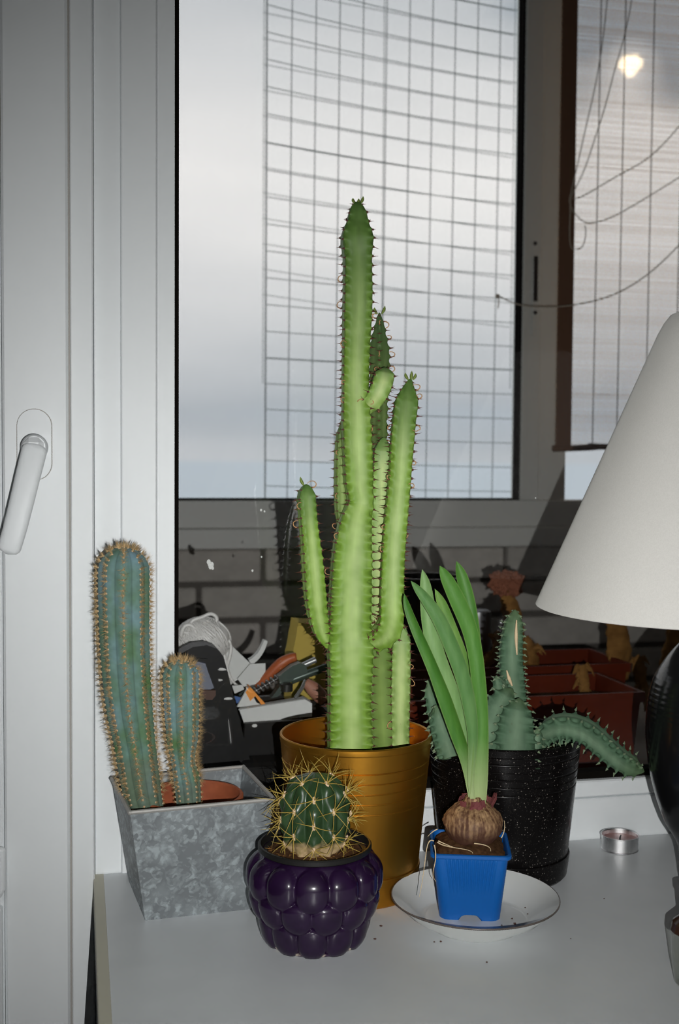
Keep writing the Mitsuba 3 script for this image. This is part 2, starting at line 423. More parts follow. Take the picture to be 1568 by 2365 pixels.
for i, q in enumerate(q_):
    w = .0108 - .0012 * q
    e = 1.0
    dq = max(0., (q - .93) / .07); e *= math.sqrt(max(1 - dq ** 2, 0.02))
    dq = max(0., (.06 - q) / .075); e *= math.sqrt(max(1 - dq ** 2, 0.02))
    g = np.arange(24) * 2 * np.pi / 24
    cx, cy = np.sign(np.cos(g)) * np.abs(np.cos(g)) ** .6, np.sign(np.sin(g)) * np.abs(np.sin(g)) ** .7
    hr.append(hc[i] + w * e * cx[:, None] * ha[i] + .0062 * (e ** .5) * cy[:, None] * hb[i])
part(HD, 'lever', loft(hr), 'mat_pvc', True)
part(HD, 'neck', box(-.0465, -.0305, 1.008, 1.024, 1.133, 1.149, .004), 'mat_pvc', 35)

# outer wall of the balcony, its bricks and its window
YO = 2.25
OX0, OX1 = -1.7, 2.7
WO = struct('wall_outer', cat(box(OX0, OX1, YO + .012, YO + .12, 0, .955), box(OX0, OX1, YO, YO + .12, 2.25, 2.6)), 'mat_mortar', 'painted brick parapet of the balcony')
course, blen = .0742, .256
bx0 = at(608, 1300, YO)[0]
for r in range(9):
    z1 = .9555 - r * course
    off = (0, -.128, 0, -.128, .0, -.128)[r % 6]
    for k in range(-6, 6):
        x0 = bx0 + off + k * blen
        if x0 < -1.1 or x0 > 1.55: continue
        g = .0055
        jit = rng.normal(0, .0008, 3)
        b = box(x0 + g, x0 + blen - g, YO - .004 + jit[0], YO + .03, z1 - course + .0125 + (.0 if r else -.002), z1 - .0005 + jit[1] * .5, .0035)
        part(WO, 'brick', b, f'mat_brick_{rng.integers(3)}', False)
W2 = struct('window_2', None, None, 'white framed window on the far side of the balcony')


def opart(name, mesh, m='mat_outer_frame', smooth=False, label=None): return part(W2, name, mesh, m, smooth, label)


zo = 1.053
opart('bottom_rail', cat(box(OX0, OX1, YO - .012, YO + .06, .998, zo, .002), box(OX0, OX1, YO - .02, YO + .07, .9575, .9975, .002)))
opart('top_rail', box(OX0, OX1, YO - .01, YO + .06, 2.18, 2.25, .002))
xm0, xm1 = .893, .998
opart('mullion', cat(box(xm0, .934, YO - .014, YO + .04, zo, 2.18, .002), box(.935, xm1, YO - .004, YO + .06, zo, 2.18, .002)))
opart('mullion', box(-.62, -.53, YO - .01, YO + .06, zo, 2.18, .002))
opart('gasket', cat(box(xm0 - .004, xm0, YO - .010, YO + .02, zo, 2.18), box(-.53, xm0, YO - .008, YO + .02, zo, zo + .0042)), 'mat_gasket')
opart('pane', (np.array([[-.535, YO + .02, zo - .004], [xm0 + .004, YO + .02, zo - .004], [xm0 + .004, YO + .02, 2.19], [-.535, YO + .02, 2.19]]), np.array([[0, 1, 2], [0, 2, 3]])), 'mat_glass')
opart('pane', (np.array([[xm1 - .004, YO + .04, zo - .004], [OX1, YO + .04, zo - .004], [OX1, YO + .04, 2.19], [xm1 - .004, YO + .04, 2.19]]), np.array([[0, 1, 2], [0, 2, 3]])), 'mat_glass')
opart('pane', (np.array([[OX0, YO + .04, zo - .004], [-.61, YO + .04, zo - .004], [-.61, YO + .04, 2.19], [OX0, YO + .04, 2.19]]), np.array([[0, 1, 2], [0, 2, 3]])), 'mat_glass')
pl0, pl1 = at(1238, 592, YO - .016), at(1232, 696, YO - .016)
LK = opart('lock', cat(box(pl0[0] - .0075, pl0[0] + .0045, YO - .018, YO - .013, at(0, 725, YO)[2] - .01, at(0, 560, YO)[2] + .006, .001)), label='lock plate with a dark finger slot')
part(LK, 'finger_slot', cat(box(pl0[0] - .0055, pl0[0] + .003, YO - .0195, YO - .0175, pl1[2], pl0[2])), 'mat_dark')
for py in (562, 722):
    c = at(1236, py, YO - .0185); part(LK, 'screw', place(lathe([(0, 0), (.0042, 0), (.0036, .002), (0, .0022)], 14), c, rx=90), 'mat_dark', 30)
struct('ledge_1', cat(box(-1.0, 1.6, 1.14, 1.80, .715, .74, .003), box(-.9, -.86, 1.2, 1.75, 0, .715), box(1.5, 1.54, 1.2, 1.75, 0, .715)), 'mat_shelf', 'board shelf along the balcony')

# ------------------------------------------------------------------ table
t = thing('table', 'white table pushed against the window frame under the pots', 'table')
TX0 = .0112
part(t, 'tabletop', box(TX0 + .0018, 1.25, .42, 1.0725, Z - .028, Z, .0012), 'mat_table')
part(t, 'edge_strip', box(TX0, TX0 + .0098, .4195, 1.0720, Z - .0275, Z + .0003, .0008), 'mat_edge', label='yellowed edge band')
for x in (.06, 1.17):
    for y in (.48, .98): part(t, 'leg', box(x, x + .045, y, y + .045, 0, Z - .028, .002), 'mat_table')

# ------------------------------------------------------------------ helpers for plants
def toward(P):
    d = CAM[:2] - np.asarray(P)[:2]; d /= np.linalg.norm(d)
    return np.array([d[0], d[1], 0.]), np.array([-d[1], d[0], 0.])       # towards the camera, and its right-hand direction


def ribbed(path, rad, n=4, phase=45., valley=.62, pitch=.0075, amp=.12, step=None, tip=.014, base=None, seed=0, crest=.10, round_tip=.45, sub=3, tipmin=.05, tw_w=.30, sharp=1.7):
    """A ribbed stem with toothed ribs. path: control points; rad: crest radius at each. Returns mesh, per-vertex (valley 0..1, along 0..1), tooth points."""
    r_ = np.random.default_rng(seed)
    path = np.asarray(path, float); rad = np.asarray(rad, float)
    s = np.r_[0, np.cumsum(np.linalg.norm(np.diff(path, axis=0), axis=1))]
    L = s[-1]
    step = step or pitch / 8
    q = np.linspace(0, L, max(int(L / step), 12))
    c = (CubicSpline(s, path) if len(path) > 2 else PchipInterpolator(s, path))(q)
    R = PchipInterpolator(s, rad)(q)
    if tip:
        k = np.clip((q - (L - tip)) / tip, 0, 1); R = R * np.maximum(np.sqrt(1 - k ** 2) * round_tip + (1 - k) * (1 - round_tip), tipmin)
    tw, rt = toward(path[len(path) // 2])
    t, a, b = frames(c, rt, True)
    b = -b if (b[-1] @ tw) < 0 else b
    jit = r_.normal(0, .08, (n, int(L / pitch) + 3))
    # angles around: crest points and the faces between
    offs, kind = [], []
    half = math.pi / n
    prof = [(-1., 0.)] if False else None
    angs, mixv, iscrest, rib = [], [], [], []
    for k in range(n):
        th0 = math.radians(phase) + k * 2 * math.pi / n
        for u in (0., .05, .13, .26, .45, .72, 1., 1.28, 1.55, 1.74, 1.87, 1.95):
            angs.append(th0 + u * half); v = u if u <= 1 else 2 - u
            mixv.append(v); rib.append(k if u <= 1 else (k + 1) % n)
    angs, mixv, rib = np.array(angs), np.array(mixv), np.array(rib)
    # distance along a straight edge from crest to valley, in polar form
    x = np.clip((mixv - 0) / 1, 0, 1)
    A = np.stack([np.ones_like(x), np.zeros_like(x)], -1); B = valley * np.array([math.cos(half), math.sin(half)])
    pol = np.array([1. / max((math.cos(v * half) + math.sin(v * half) * (1 - B[0]) / B[1]), .2) for v in x])
    pol = np.where(mixv <= crest + 1e-6, np.maximum(pol, 1 - .35 * mixv), pol)
    ph = q[:, None] / pitch + np.interp(np.arange(n), [0, n - 1], [0, .6])[None, :]
    cell = np.floor(ph).astype(int).clip(0, jit.shape[1] - 2)
    f = ph - np.floor(ph)
    tooth = np.abs(2 * f - 1) ** sharp                                           # 1 at a tooth, 0 between
    scal = 1 - amp * (1 - tooth) * (1 + jit[np.arange(n)[None, :], cell] * 2)
    w = np.clip(1 - mixv / tw_w, 0, 1)                                  # how much the teeth shape this line
    rr = R[:, None] * pol[None, :] * (1 + (scal[:, rib] - 1) * w[None, :])
    V = c[:, None] + rr[..., None] * (np.cos(angs)[None, :, None] * a[:, None] + np.sin(angs)[None, :, None] * b[:, None])
    m = loft(V)
    if m.volume < 0: m.invert()
    info = np.stack(np.broadcast_arrays(mixv[None, :], (q / L)[:, None], np.sin(angs)[None, :]), -1).reshape(-1, 3)
    info = np.vstack([info, [[0, 0, 0], [0, 1, 0]]])
    pts = []
    for k in range(n):
        th0 = math.radians(phase) + k * 2 * math.pi / n
        d_ = np.where(np.diff(np.floor(ph[:, k])) > 0)[0]
        for i in d_:
            o = math.cos(th0) * a[i] + math.sin(th0) * b[i]
            side = -math.sin(th0) * a[i] + math.cos(th0) * b[i]
            pts.append((c[i] + o * R[i] * .985, o, side, t[i], q[i] / L, R[i]))
    return m, info, pts


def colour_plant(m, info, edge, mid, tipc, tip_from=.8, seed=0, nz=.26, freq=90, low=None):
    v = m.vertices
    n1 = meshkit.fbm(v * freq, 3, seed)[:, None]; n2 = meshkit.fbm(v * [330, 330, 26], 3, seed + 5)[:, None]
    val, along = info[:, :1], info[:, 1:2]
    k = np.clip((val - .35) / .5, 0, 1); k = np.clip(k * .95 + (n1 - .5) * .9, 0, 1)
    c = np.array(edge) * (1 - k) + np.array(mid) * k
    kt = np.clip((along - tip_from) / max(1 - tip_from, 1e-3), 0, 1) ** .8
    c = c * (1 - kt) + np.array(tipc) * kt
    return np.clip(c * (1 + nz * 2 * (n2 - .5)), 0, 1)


# ------------------------------------------------------------------ pots
def pot_wall(r_top, r_base, h, wall=.0025, lip=.0, n=80, grooves=(), foot=0.004, rim_h=.006):
    """Profile of a tapering pot: outside up, round the rim, inside down."""
    out = [(0, 0), (r_base - .002, 0), (r_base, .002)]
    zs = np.linspace(.002, h - rim_h, 260)
    for z in zs:
        r = r_base + (r_top - r_base) * z / h
        for g0, g1, d in grooves:
            if g0 < z < g1: r -= d * math.sin(math.pi * (z - g0) / (g1 - g0)) ** .5
        out.append((r, z))
    out += [(r_top + lip, h - rim_h + .001), (r_top + lip, h - .001), (r_top + lip - .001, h), (r_top - wall + .0008, h), (r_top - wall, h - .001)]
    for z in (h - .02, h * .5, foot): out.append((r_base + (r_top - r_base) * z / h - wall, z))
    out.append((0, foot))
    return lathe(out, n)


def soil_disc(loc, r, dome=.004, seed=0, n=40):
    prof = [(0, -.004), (r * .98, -.004)] + [(r * math.cos(u) if u else r, dome * math.sin(u)) for u in np.linspace(0, math.pi / 2, 12)[:-1]] + [(0, dome)]
    m = lathe([(0, -.006), (r, -.006)] + [(r * f, dome * (1 - f * f)) for f in (1, .9, .8, .7, .6, .5, .4, .3, .2, .1)] + [(0, dome)], n, loc)
    return displaced(m, .0018, 260, seed)


# ---- euphorbia in the gold pot
GC = np.array([.2418, .992, Z])
eu = thing('potted_euphorbia', 'tall light green branching euphorbia in a gold plastic pot behind the purple planter', 'potted plant')
gold_h = .1445; sa = .024
P0 = at(825, 1690, GC[1]); gr = 175.5 * mpp(P0); gold_h = P0[2] - Z
gdrop = sa * .55
gpot = pot_wall(gr, .0555, gold_h - .004, grooves=[(z, z + .0011, .00055) for z in np.linspace(gold_h - .062, gold_h - .026, 5)])
GP = part(eu, 'pot', place(gpot, GC + [0, 0, .004]), 'mat_gold', 32, label='gold plastic pot with ring grooves')
part(GP, 'saucer', lathe([(0, 0), (.0545, 0), (.0560, .0015), (.0588, .0245), (.0586, .026), (.0572, .0262), (.0570, .025), (.0558, .006), (0, .0038)], 72, GC), 'mat_gold', 32)
SZ = P0[2] - .030
part(eu, 'soil', soil_disc((GC[0], GC[1], SZ), gr - .0085, seed=1), 'mat_soil', True)
EDGE, MID, TIPC = (.150, .265, .034), (.325, .445, .145), (.075, .150, .034)


def stem(parent, name, pts, Y, widths, n=4, phase=45., valley=.62, pitch=.0078, amp=.21, tip=.014, seed=0, cols=(EDGE, MID, TIPC), tip_from=.8, label=None, leaves=0, spine=.0042, mat_='mat_plant', face=True, curl=.12, round_tip=.45, smat='mat_spine_red', knob='mat_spine_red', pair=True, bare=.02, **kw):
    Ys = np.broadcast_to(Y, (len(pts),))
    path = [at(x, y, yy) for (x, y), yy in zip(pts, Ys)]
    k = .5 / math.cos(math.pi / n) if False else (1 / 1.414 if n == 4 and abs(phase % 90 - 45) < 30 else .5)
    rad = [w * mpp(p) * k for w, p in zip(widths, path)]
    m, info, tp = ribbed(path, rad, n, phase, valley, pitch, amp, tip=tip, seed=seed, round_tip=round_tip, **kw)
    key = part(parent, name, m, mat_, True, label, color=colour_plant(m, info, *cols, tip_from=tip_from, seed=seed))
    r_ = np.random.default_rng(seed + 50)
    B, Tp, KB, KR, CU = [], [], [], [], []
    for p, o, sd, t, al, R in tp:
        if al < bare: continue
        sc = spine * (.75 + .5 * r_.random()) * (1 if al < .93 else .7)
        for s in ((-1, 1) if pair else (0,)):
            B.append(p); Tp.append(p + (o * (.75 + .2 * r_.random()) + sd * s * .75 + t * r_.normal(0, .2)) * sc)
        KB.append(p - o * .0002); KR.append((.00105 if R > .008 else .0008) if pair else .0004)
        if r_.random() < curl and al > .35: CU.append((p, o, sd, t))
    sp = cat(cones(B, Tp, .00042, 4), blobs(KB, KR, 0)) if pair else cones(np.array(B) - (np.array(Tp) - np.array(B)) * .25, Tp, .00125, 6)
    part(key, 'spines', sp, smat, False, kind='stuff')
    if CU:
        ms = []
        for p, o, sd, t in CU:
            r = .0016 + .0018 * r_.random(); a0 = r_.random() * 1.0
            u = np.linspace(0, 4.4 + r_.random(), 10)
            up = t * (1 if r_.random() < .75 else -1)
            pl = [p + o * (r * np.sin(w * .9) * 1.5) + up * (r * (1 - np.cos(w * .9))) + sd * .0006 * w * (r_.random() - .5) for w in u]
            ms.append(tube(pl, np.linspace(.00055, .00025, 10), 5))
        part(key, 'dry_leaflets', cat(ms), 'mat_curl', True, kind='stuff')
    top = m.vertices[-1]
    for i in range(leaves):
        ang = r_.random() * 6.28
        tw, rt = toward(top)
        o = np.array([math.cos(ang), math.sin(ang), 0]) * .0022
        sg = (-1, 1, .2)[i % 3]
        base = top + rt * sg * .0022 - [0, 0, .0015] + tw * .0008
        l = .0068 * (.7 + .5 * r_.random())
        c = [base + (rt * sg * .35 * f + np.array([0, 0, 1.])) * l * f + rt * sg * .0012 * math.sin(f * 3) for f in np.linspace(0, 1, 8)]
        wd = .0015 * np.sin(np.linspace(.35, math.pi - .05, 8))
        rg = [np.array(cc) + np.array([rt * w, tw * w * .3, -rt * w, -tw * w * .3]) for cc, w in zip(c, wd)]
        lm = loft(rg)
        if lm.volume < 0: lm.invert()
        part(key, 'leaflet', lm, 'mat_plant', True, color=np.tile((.16, .22, .045), (len(lm.vertices), 1)))
    return key


YE = .985
stem(eu, 'stem', [(806, 1790), (807, 1725), (806, 1600), (807, 1490), (806, 1470), (808, 1380), (811, 1300), (818, 1220), (826, 1184), (832, 1160), (830, 1136), (827, 1100), (823, 1000), (820, 900), (822, 800), (825, 700), (825, 600), (824, 552), (824, 532), (825, 512), (825, 495), (826, 468)],
     YE, [102, 102, 99, 106, 102, 98, 94, 80, 68, 60, 62, 68, 69, 62, 64, 68, 66, 75, 66, 50, 44, 42], phase=38, valley=.66, seed=1, leaves=3, tip=.012, tip_from=.72, label='tall main stem with three joints', curl=.07, round_tip=.9, tipmin=.35)
# right-hand branch
stem(eu, 'branch', [(850, 1476), (876, 1471), (897, 1452), (905, 1400), (907, 1300), (914, 1200), (923, 1100), (930, 1000), (938, 930), (948, 874)],
     [.978, .972, .966, .962, .962, .962, .964, .966, .968, .97], [40, 52, 58, 58, 56, 56, 54, 57, 56, 40], phase=40, valley=.64, seed=2, leaves=3, tip=.022, label='long right-hand branch', curl=.12, tip_from=.7)
# stubby bent branch high on the right
stem(eu, 'branch', [(814, 952), (838, 942), (864, 922), (881, 890), (889, 848)], [.992, .986, .977, .974, .974], [14, 30, 44, 48, 40], phase=40, valley=.7, seed=3, tip=.006, curl=.1, bare=.38, cols=((.20, .33, .07), (.42, .52, .20), (.09, .17, .05)), tip_from=.75)
# dark pointed branch behind it
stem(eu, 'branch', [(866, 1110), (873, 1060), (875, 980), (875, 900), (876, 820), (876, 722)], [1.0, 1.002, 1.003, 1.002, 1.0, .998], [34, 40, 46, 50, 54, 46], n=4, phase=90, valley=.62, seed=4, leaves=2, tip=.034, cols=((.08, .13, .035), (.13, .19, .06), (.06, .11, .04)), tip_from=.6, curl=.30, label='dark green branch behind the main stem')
# slim branch between the main stem and the right-hand branch
stem(eu, 'branch', [(862, 1475), (868, 1440), (874, 1350), (876, 1250), (880, 1130), (886, 1010)], [.992, .992, .990, .988, .986, .986], [36, 44, 48, 46, 44, 42], n=4, phase=42, valley=.7, seed=5, tip=.012, curl=.1, cols=((.20, .32, .08), (.36, .45, .16), (.12, .22, .06)), tip_from=.85)
# left branch
stem(eu, 'branch', [(770, 1492), (752, 1478), (735, 1430), (727, 1370), (721, 1300), (713, 1220), (708, 1160), (707, 1118)], [.985, .982, .978, .975, .974, .974, .974, .974], [18, 28, 44, 50, 48, 42, 42, 34], phase=32, valley=.64, seed=6, leaves=1, tip=.010, curl=.08, tip_from=.72, label='short left-hand branch', round_tip=.8)
# small branch close behind on the left
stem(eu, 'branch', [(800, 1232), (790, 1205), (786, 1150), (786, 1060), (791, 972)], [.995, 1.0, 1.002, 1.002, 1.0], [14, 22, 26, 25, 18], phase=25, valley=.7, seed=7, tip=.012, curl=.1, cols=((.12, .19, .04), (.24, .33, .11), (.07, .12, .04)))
# shoots from the soil on the right
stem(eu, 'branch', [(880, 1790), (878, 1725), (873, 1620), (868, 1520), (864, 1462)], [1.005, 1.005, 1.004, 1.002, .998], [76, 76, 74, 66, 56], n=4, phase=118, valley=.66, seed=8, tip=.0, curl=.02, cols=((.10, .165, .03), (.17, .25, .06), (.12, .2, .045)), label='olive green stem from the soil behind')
stem(eu, 'branch', [(926, 1790), (925, 1725), (925, 1640), (926, 1560), (927, 1500), (930, 1440)], [.995, .995, .993, .991, .99, .988], [42, 42, 44, 46, 44, 36], phase=45, valley=.68, seed=9, tip=.016, curl=.03, cols=((.21, .32, .08), (.40, .50, .19), (.16, .27, .08)), label='short pale shoot at the right of the pot')

# ---- spotted pot with toothed succulent
BC = np.array([.386, 1.0085, Z])
su = thing('potted_succulent', 'dull green toothed succulent sprawling from a black speckled pot right of the gold pot', 'potted plant')
PB = at(1164, 1690, BC[1]); br = 176 * mpp(PB); bh = PB[2] - Z
BC[0] = PB[0]
bgro = [(z, z + .0016, .0006) for z in (bh - .019, bh - .026, bh - .033, bh - .040, bh - .047)]
BP = part(su, 'pot', place(pot_wall(br, .0590, bh - .004, grooves=bgro, wall=.003, rim_h=.008), BC + [0, 0, .004]), 'mat_speckle', 32, label='black speckled pot')
part(BP, 'saucer', lathe([(0, 0), (.0580, 0), (.0602, .0025), (.0626, .0205), (.0622, .022), (.0610, .0218), (.0598, .006), (0, .0038)], 72, BC), 'mat_speckle', 32)
SB = PB[2] - .022
part(su, 'soil', soil_disc((BC[0], BC[1], SB), br - .0085, seed=2), 'mat_soil', True)
SE, SM, ST = (.060, .115, .066), (.125, .195, .122), (.08, .13, .062)


def sstem(pts, Y, widths, seed, label=None, phase=40, **kw):
    return stem(su, 'stem', pts, Y, widths, n=4, phase=phase, valley=.54, pitch=kw.pop('pitch', .0068), amp=kw.pop('amp', .40), seed=seed, cols=(SE, SM, ST), label=label, spine=.0034, mat_='mat_plant_matte', curl=0, pair=False, tw_w=.36, sharp=2.6, tip=kw.pop('tip', .012), smat='mat_tooth', **kw)


sstem([(1196, 1740), (1196, 1690), (1190, 1620), (1182, 1560), (1180, 1500), (1186, 1440), (1190, 1408)], [1.0, 1.0, 1.0, 1.0, 1.0, 1.0, 1.0], [44, 46, 58, 62, 60, 48, 42], 21, 'upright stem with a pale scar', pitch=.006, amp=.30)
sstem([(1120, 1740), (1132, 1690), (1152, 1640), (1172, 1606), (1184, 1590)], [.975, .975, .977, .98, .982], [92, 92, 76, 54, 40], 22, amp=.32)
sstem([(1190, 1760), (1187, 1720), (1190, 1670), (1196, 1630), (1200, 1612)], [.962, .962, .965, .968, .970], [104, 108, 92, 66, 48], 23, amp=.32)
sstem([(1050, 1740), (1030, 1695), (1014, 1660), (1000, 1610), (990, 1568)], [.985, .985, .985, .984, .984], [66, 62, 50, 38, 30], 24, phase=60)
sstem([(1040, 1740), (1024, 1690), (1012, 1650), (1006, 1628)], [.968, .968, .968, .968], [70, 66, 54, 38], 25)
sstem([(1240, 1745), (1252, 1705), (1290, 1678), (1340, 1683), (1395, 1724), (1448, 1764), (1488, 1782)], [.985, .97, .955, .945, .938, .935, .932], [30, 48, 62, 62, 60, 52, 40], 26, 'long stem arching out over the rim', pitch=.0082, amp=.46, phase=32)
sstem([(1300, 1730), (1312, 1690), (1322, 1660), (1326, 1645)], [.99, .988, .986, .986], [40, 40, 38, 30], 27, phase=45)
sstem([(1226, 1750), (1238, 1718), (1240, 1696), (1242, 1682)], [.958, .957, .957, .957], [34, 34, 30, 22], 28, phase=45, tip=.006)
sstem([(1160, 1600), (1150, 1575), (1146, 1560)], [.99, .985, .982], [36, 34, 24], 29, phase=45)
# pale scars on the upright stem
for pts in ([(1193, 1432), (1192, 1470), (1194, 1512)], [(1170, 1548), (1176, 1568), (1183, 1584)]):
    part(su, 'scar', tube([at(x, y, .9872) for x, y in pts], [.0006, .0018, .0007], 6, smooth_n=12), 'mat_root', True, label='pale corky scar')

# ---- square zinc planter with two column cacti in an inner clay pot
mp = thing('metal_planter', 'square tapered galvanised metal planter holding the two column cacti', 'planter')
zt = .098
bot = np.array([at(335, 2128, 1)] * 4); 


def onz(px, py, z):
    d = FWD + RIGHT * (px - PW / 2) / FOCAL - UP * (py - PH / 2) / FOCAL
    return CAM + d * ((z - CAM[2]) / d[2])


bFL, bFR, bBL = onz(335, 2126, Z), onz(594, 2098, Z), onz(298, 2036, Z)
bBR = bFR + bBL - bFL
tFL, tFR, tBR, tBL = (onz(*p, Z + zt) for p in ((300, 1877), (633, 1846), (562, 1771), (259, 1799)))
for p in (tBR, tBL): p[1] = min(p[1], 1.0700)
for p in (bBL, bBR): p[1] = min(p[1], 1.0555)
cb = (bFL + bFR + bBR + bBL) / 4; ct = (tFL + tFR + tBR + tBL) / 4
ths = .0012


def quadbox(q0, q1, th):
    """A slab between quad q0 (outer) and the same pushed inwards."""
    return trimesh.convex.convex_hull(np.vstack([q0, q1]))


walls = []
B4, T4 = [bFL, bFR, bBR, bBL], [tFL, tFR, tBR, tBL]
for i in range(4):
    j = (i + 1) % 4
    o = np.array([B4[i], B4[j], T4[j], T4[i]])
    nrm = np.cross(o[1] - o[0], o[3] - o[0]); nrm /= np.linalg.norm(nrm)
    if nrm @ (cb - o[0]) < 0: nrm = -nrm
    walls.append(trimesh.convex.convex_hull(np.vstack([o, o + nrm * ths])))
walls.append(trimesh.convex.convex_hull(np.vstack([np.array(B4), np.array(B4) * [1, 1, 1] + [0, 0, .0015]])))
part(mp, 'body', cat(walls), 'mat_galvanised')
lip = []
for i in range(4):
    j = (i + 1) % 4
    lip.append(tube([T4[i], T4[j]], .0019, 8))
part(mp, 'rolled_rim', cat(lip + [hull_spheres([p], .0021) for p in T4]), 'mat_zinc_edge', 40)

cc = thing('potted_column_cactus', 'clay pot with two bluish column cacti standing inside the zinc planter', 'potted plant')
CC = cb + (ct - cb) * .90
gaps = []
for i in range(4):
    j = (i + 1) % 4
    o = [B4[i], B4[j], T4[j]]; nrm = np.cross(o[1] - o[0], o[2] - o[0]); nrm /= np.linalg.norm(nrm)
    gaps.append(abs(nrm @ (CC - o[0])))
rc_top, rc_h = min(gaps) - .0022, .089
part(cc, 'pot', place(lathe([(0, 0), (.034, 0), (.036, .002), (rc_top - .004, rc_h - .008), (rc_top, rc_h - .007), (rc_top, rc_h - .001), (rc_top - .001, rc_h), (rc_top - .003, rc_h), (rc_top - .004, rc_h - .002), (rc_top - .006, rc_h - .02), (.034, .005), (0, .005)], 64), (CC[0], CC[1], Z + .004)), 'mat_terracotta', 32)
SC = Z + .004 + rc_h - .020
part(cc, 'soil', soil_disc((CC[0], CC[1], SC), rc_top - .0075, seed=3), 'mat_soil', True)


def column(pts, Y, widths, n, seed, label, tip, phase=90):
    path = np.array([at(x, y, yy) for (x, y), yy in zip(pts, np.broadcast_to(Y, (len(pts),)))])
    rad = np.array([w * .5 * mpp(p) for w, p in zip(widths, path)])
    s = np.r_[0, np.cumsum(np.linalg.norm(np.diff(path, axis=0), axis=1))]; L = s[-1]
    q = np.r_[np.linspace(0, L - tip, 150), L - tip + tip * np.sin(np.linspace(0, np.pi / 2, 22))[1:]]
    c = CubicSpline(s, path)(q); R = PchipInterpolator(s, rad)(q)
    k = np.clip((q - (L - tip)) / tip, 0, 1); R = R * np.maximum(np.sqrt(1 - k ** 2), .03)
    tw, rt = toward(path[1]); t, a, b = frames(c, rt)
    if b[50] @ tw < 0: b = -b
    per = 12; K = n * per
    th = np.arange(K) * 2 * np.pi / K
    u = np.cos((th - math.radians(phase)) * n)                        # 1 on a crest
    shape = 1 - .095 * (1 - ((u + 1) / 2) ** .7)
    wav = 1 - .012 * np.cos(q / .0052 * 2 * np.pi)[:, None] * ((u + 1) / 2)[None, :] ** 3
    rr = R[:, None] * shape[None, :] * wav
    V = c[:, None] + rr[..., None] * (np.cos(th)[None, :, None] * a[:, None] + np.sin(th)[None, :, None] * b[:, None])
    m = loft(V)
    if m.volume < 0: m.invert()
    al = np.repeat(q / L, K); uu = np.tile((1 - u) / 2, len(q))
    al, uu = np.r_[al, 0, 1], np.r_[uu, 0, 0]
    v = m.vertices
    n1 = meshkit.fbm(v * [70, 70, 35], 3, seed)[:, None]; n2 = meshkit.fbm(v * 260, 2, seed + 2)[:, None]
    blue, green, grey = np.array((.165, .265, .305)), np.array((.085, .165, .065)), np.array((.13, .165, .13))
    kk = np.clip(1.7 * (n1 - .5) + .45 + .5 * (al[:, None] - .6), 0, 1)
    col = green * (1 - kk) + blue * kk
    kb = np.clip((.26 - al[:, None]) / .05, 0, 1); col = col * (1 - kb * .7) + grey * kb * .7
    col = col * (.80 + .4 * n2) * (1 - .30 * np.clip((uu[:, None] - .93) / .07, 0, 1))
    key = part(cc, 'stem', m, 'mat_plant_matte', True, label, color=np.clip(col, 0, 1))
    r_ = np.random.default_rng(seed)
    B, Tp, W = [], [], []
    pit = .0046
    for kx in range(n):
        t0 = math.radians(phase) + kx * 2 * math.pi / n
        zz = np.arange(.002 + (kx % 2) * pit / 2, L - .0005, pit)
        zz = np.r_[zz, L - tip * .25 * r_.random(2)]
        for z in zz:
            i = min(np.searchsorted(q, z), len(q) - 1)
            kk_ = np.clip((z - (L - tip)) / tip, 0, 1)
            o = math.cos(t0) * a[i] + math.sin(t0) * b[i]; sd = -math.sin(t0) * a[i] + math.cos(t0) * b[i]
            nrm = o * math.sqrt(1 - kk_ ** 2) + t[i] * kk_
            p = c[i] + o * R[i]
            if p[2] < SC + .001: continue
            W.append(p - nrm * .0002)
            for _ in range(22):
                d = nrm * (.5 + .6 * r_.random()) + sd * r_.normal(0, .55) + t[i] * r_.normal(.05, .5)
                d /= np.linalg.norm(d)
                B.append(p); Tp.append(p + d * (.0034 + .0050 * r_.random()) * (1 if p[2] > Z + zt + .004 else .38))
    part(key, 'spines', cones(B, Tp, .00017, 3), 'mat_spine_gold', kind='stuff', label='golden bristles')
    part(key, 'areoles', blobs(W, .00105, 0), 'mat_wool', kind='stuff', label='woolly tan areoles')


column([(344, 1890), (336, 1862), (322, 1790), (312, 1720), (300, 1640), (291, 1540), (287, 1440), (286, 1350), (287, 1264)], .982, [76, 82, 92, 95, 106, 112, 116, 119, 118], 9, 31, 'tall leaning column', .020)
column([(438, 1890), (436, 1858), (431, 1800), (424, 1764), (421, 1700), (419, 1620), (418, 1560), (420, 1524)], .996, [54, 57, 61, 55, 74, 82, 84, 80], 9, 33, 'short column', .014)

# ---- purple drupelet planter
PC = np.array([at(727, 1941, .890)[0], .890, Z])
pp = thing('berry_planter', 'glossy dark purple ceramic planter shaped like a blackberry at the front of the table', 'planter')
PHt = .0715
zz = np.linspace(0, PHt, 96); th = np.arange(264) * 2 * np.pi / 264
k_ = mpp(PC + [0, 0, .04])
r0 = PchipInterpolator([0, .006, .016, .030, .045, .058, PHt], np.array([105, 112, 120, 133, 143, 142, 128]) * k_)(zz)
bump = np.zeros((96, 264))
for zc, hz, nl, ph, h in ((.0115, .0135, 11, .0, 15), (.0325, .0135, 12, .5, 17), (.0555, .0165, 12, .0, 19)):
    for i in range(nl):
        tc = math.radians(-104) + (i + ph) * 2 * np.pi / nl
        dth = (th - tc + np.pi) % (2 * np.pi) - np.pi
        e = np.abs(dth[None, :] / (np.pi / nl * 1.04)) ** 2.4 + np.abs((zz[:, None] - zc) / hz) ** 2.4
        bump = np.maximum(bump, h * k_ * np.sqrt(np.clip(1 - e, 0, 1)))
rr = (r0[:, None] - 3 * k_ + bump)
Vo = np.stack([rr * np.cos(th)[None], rr * np.sin(th)[None], np.repeat(zz[:, None], 264, 1)], -1)
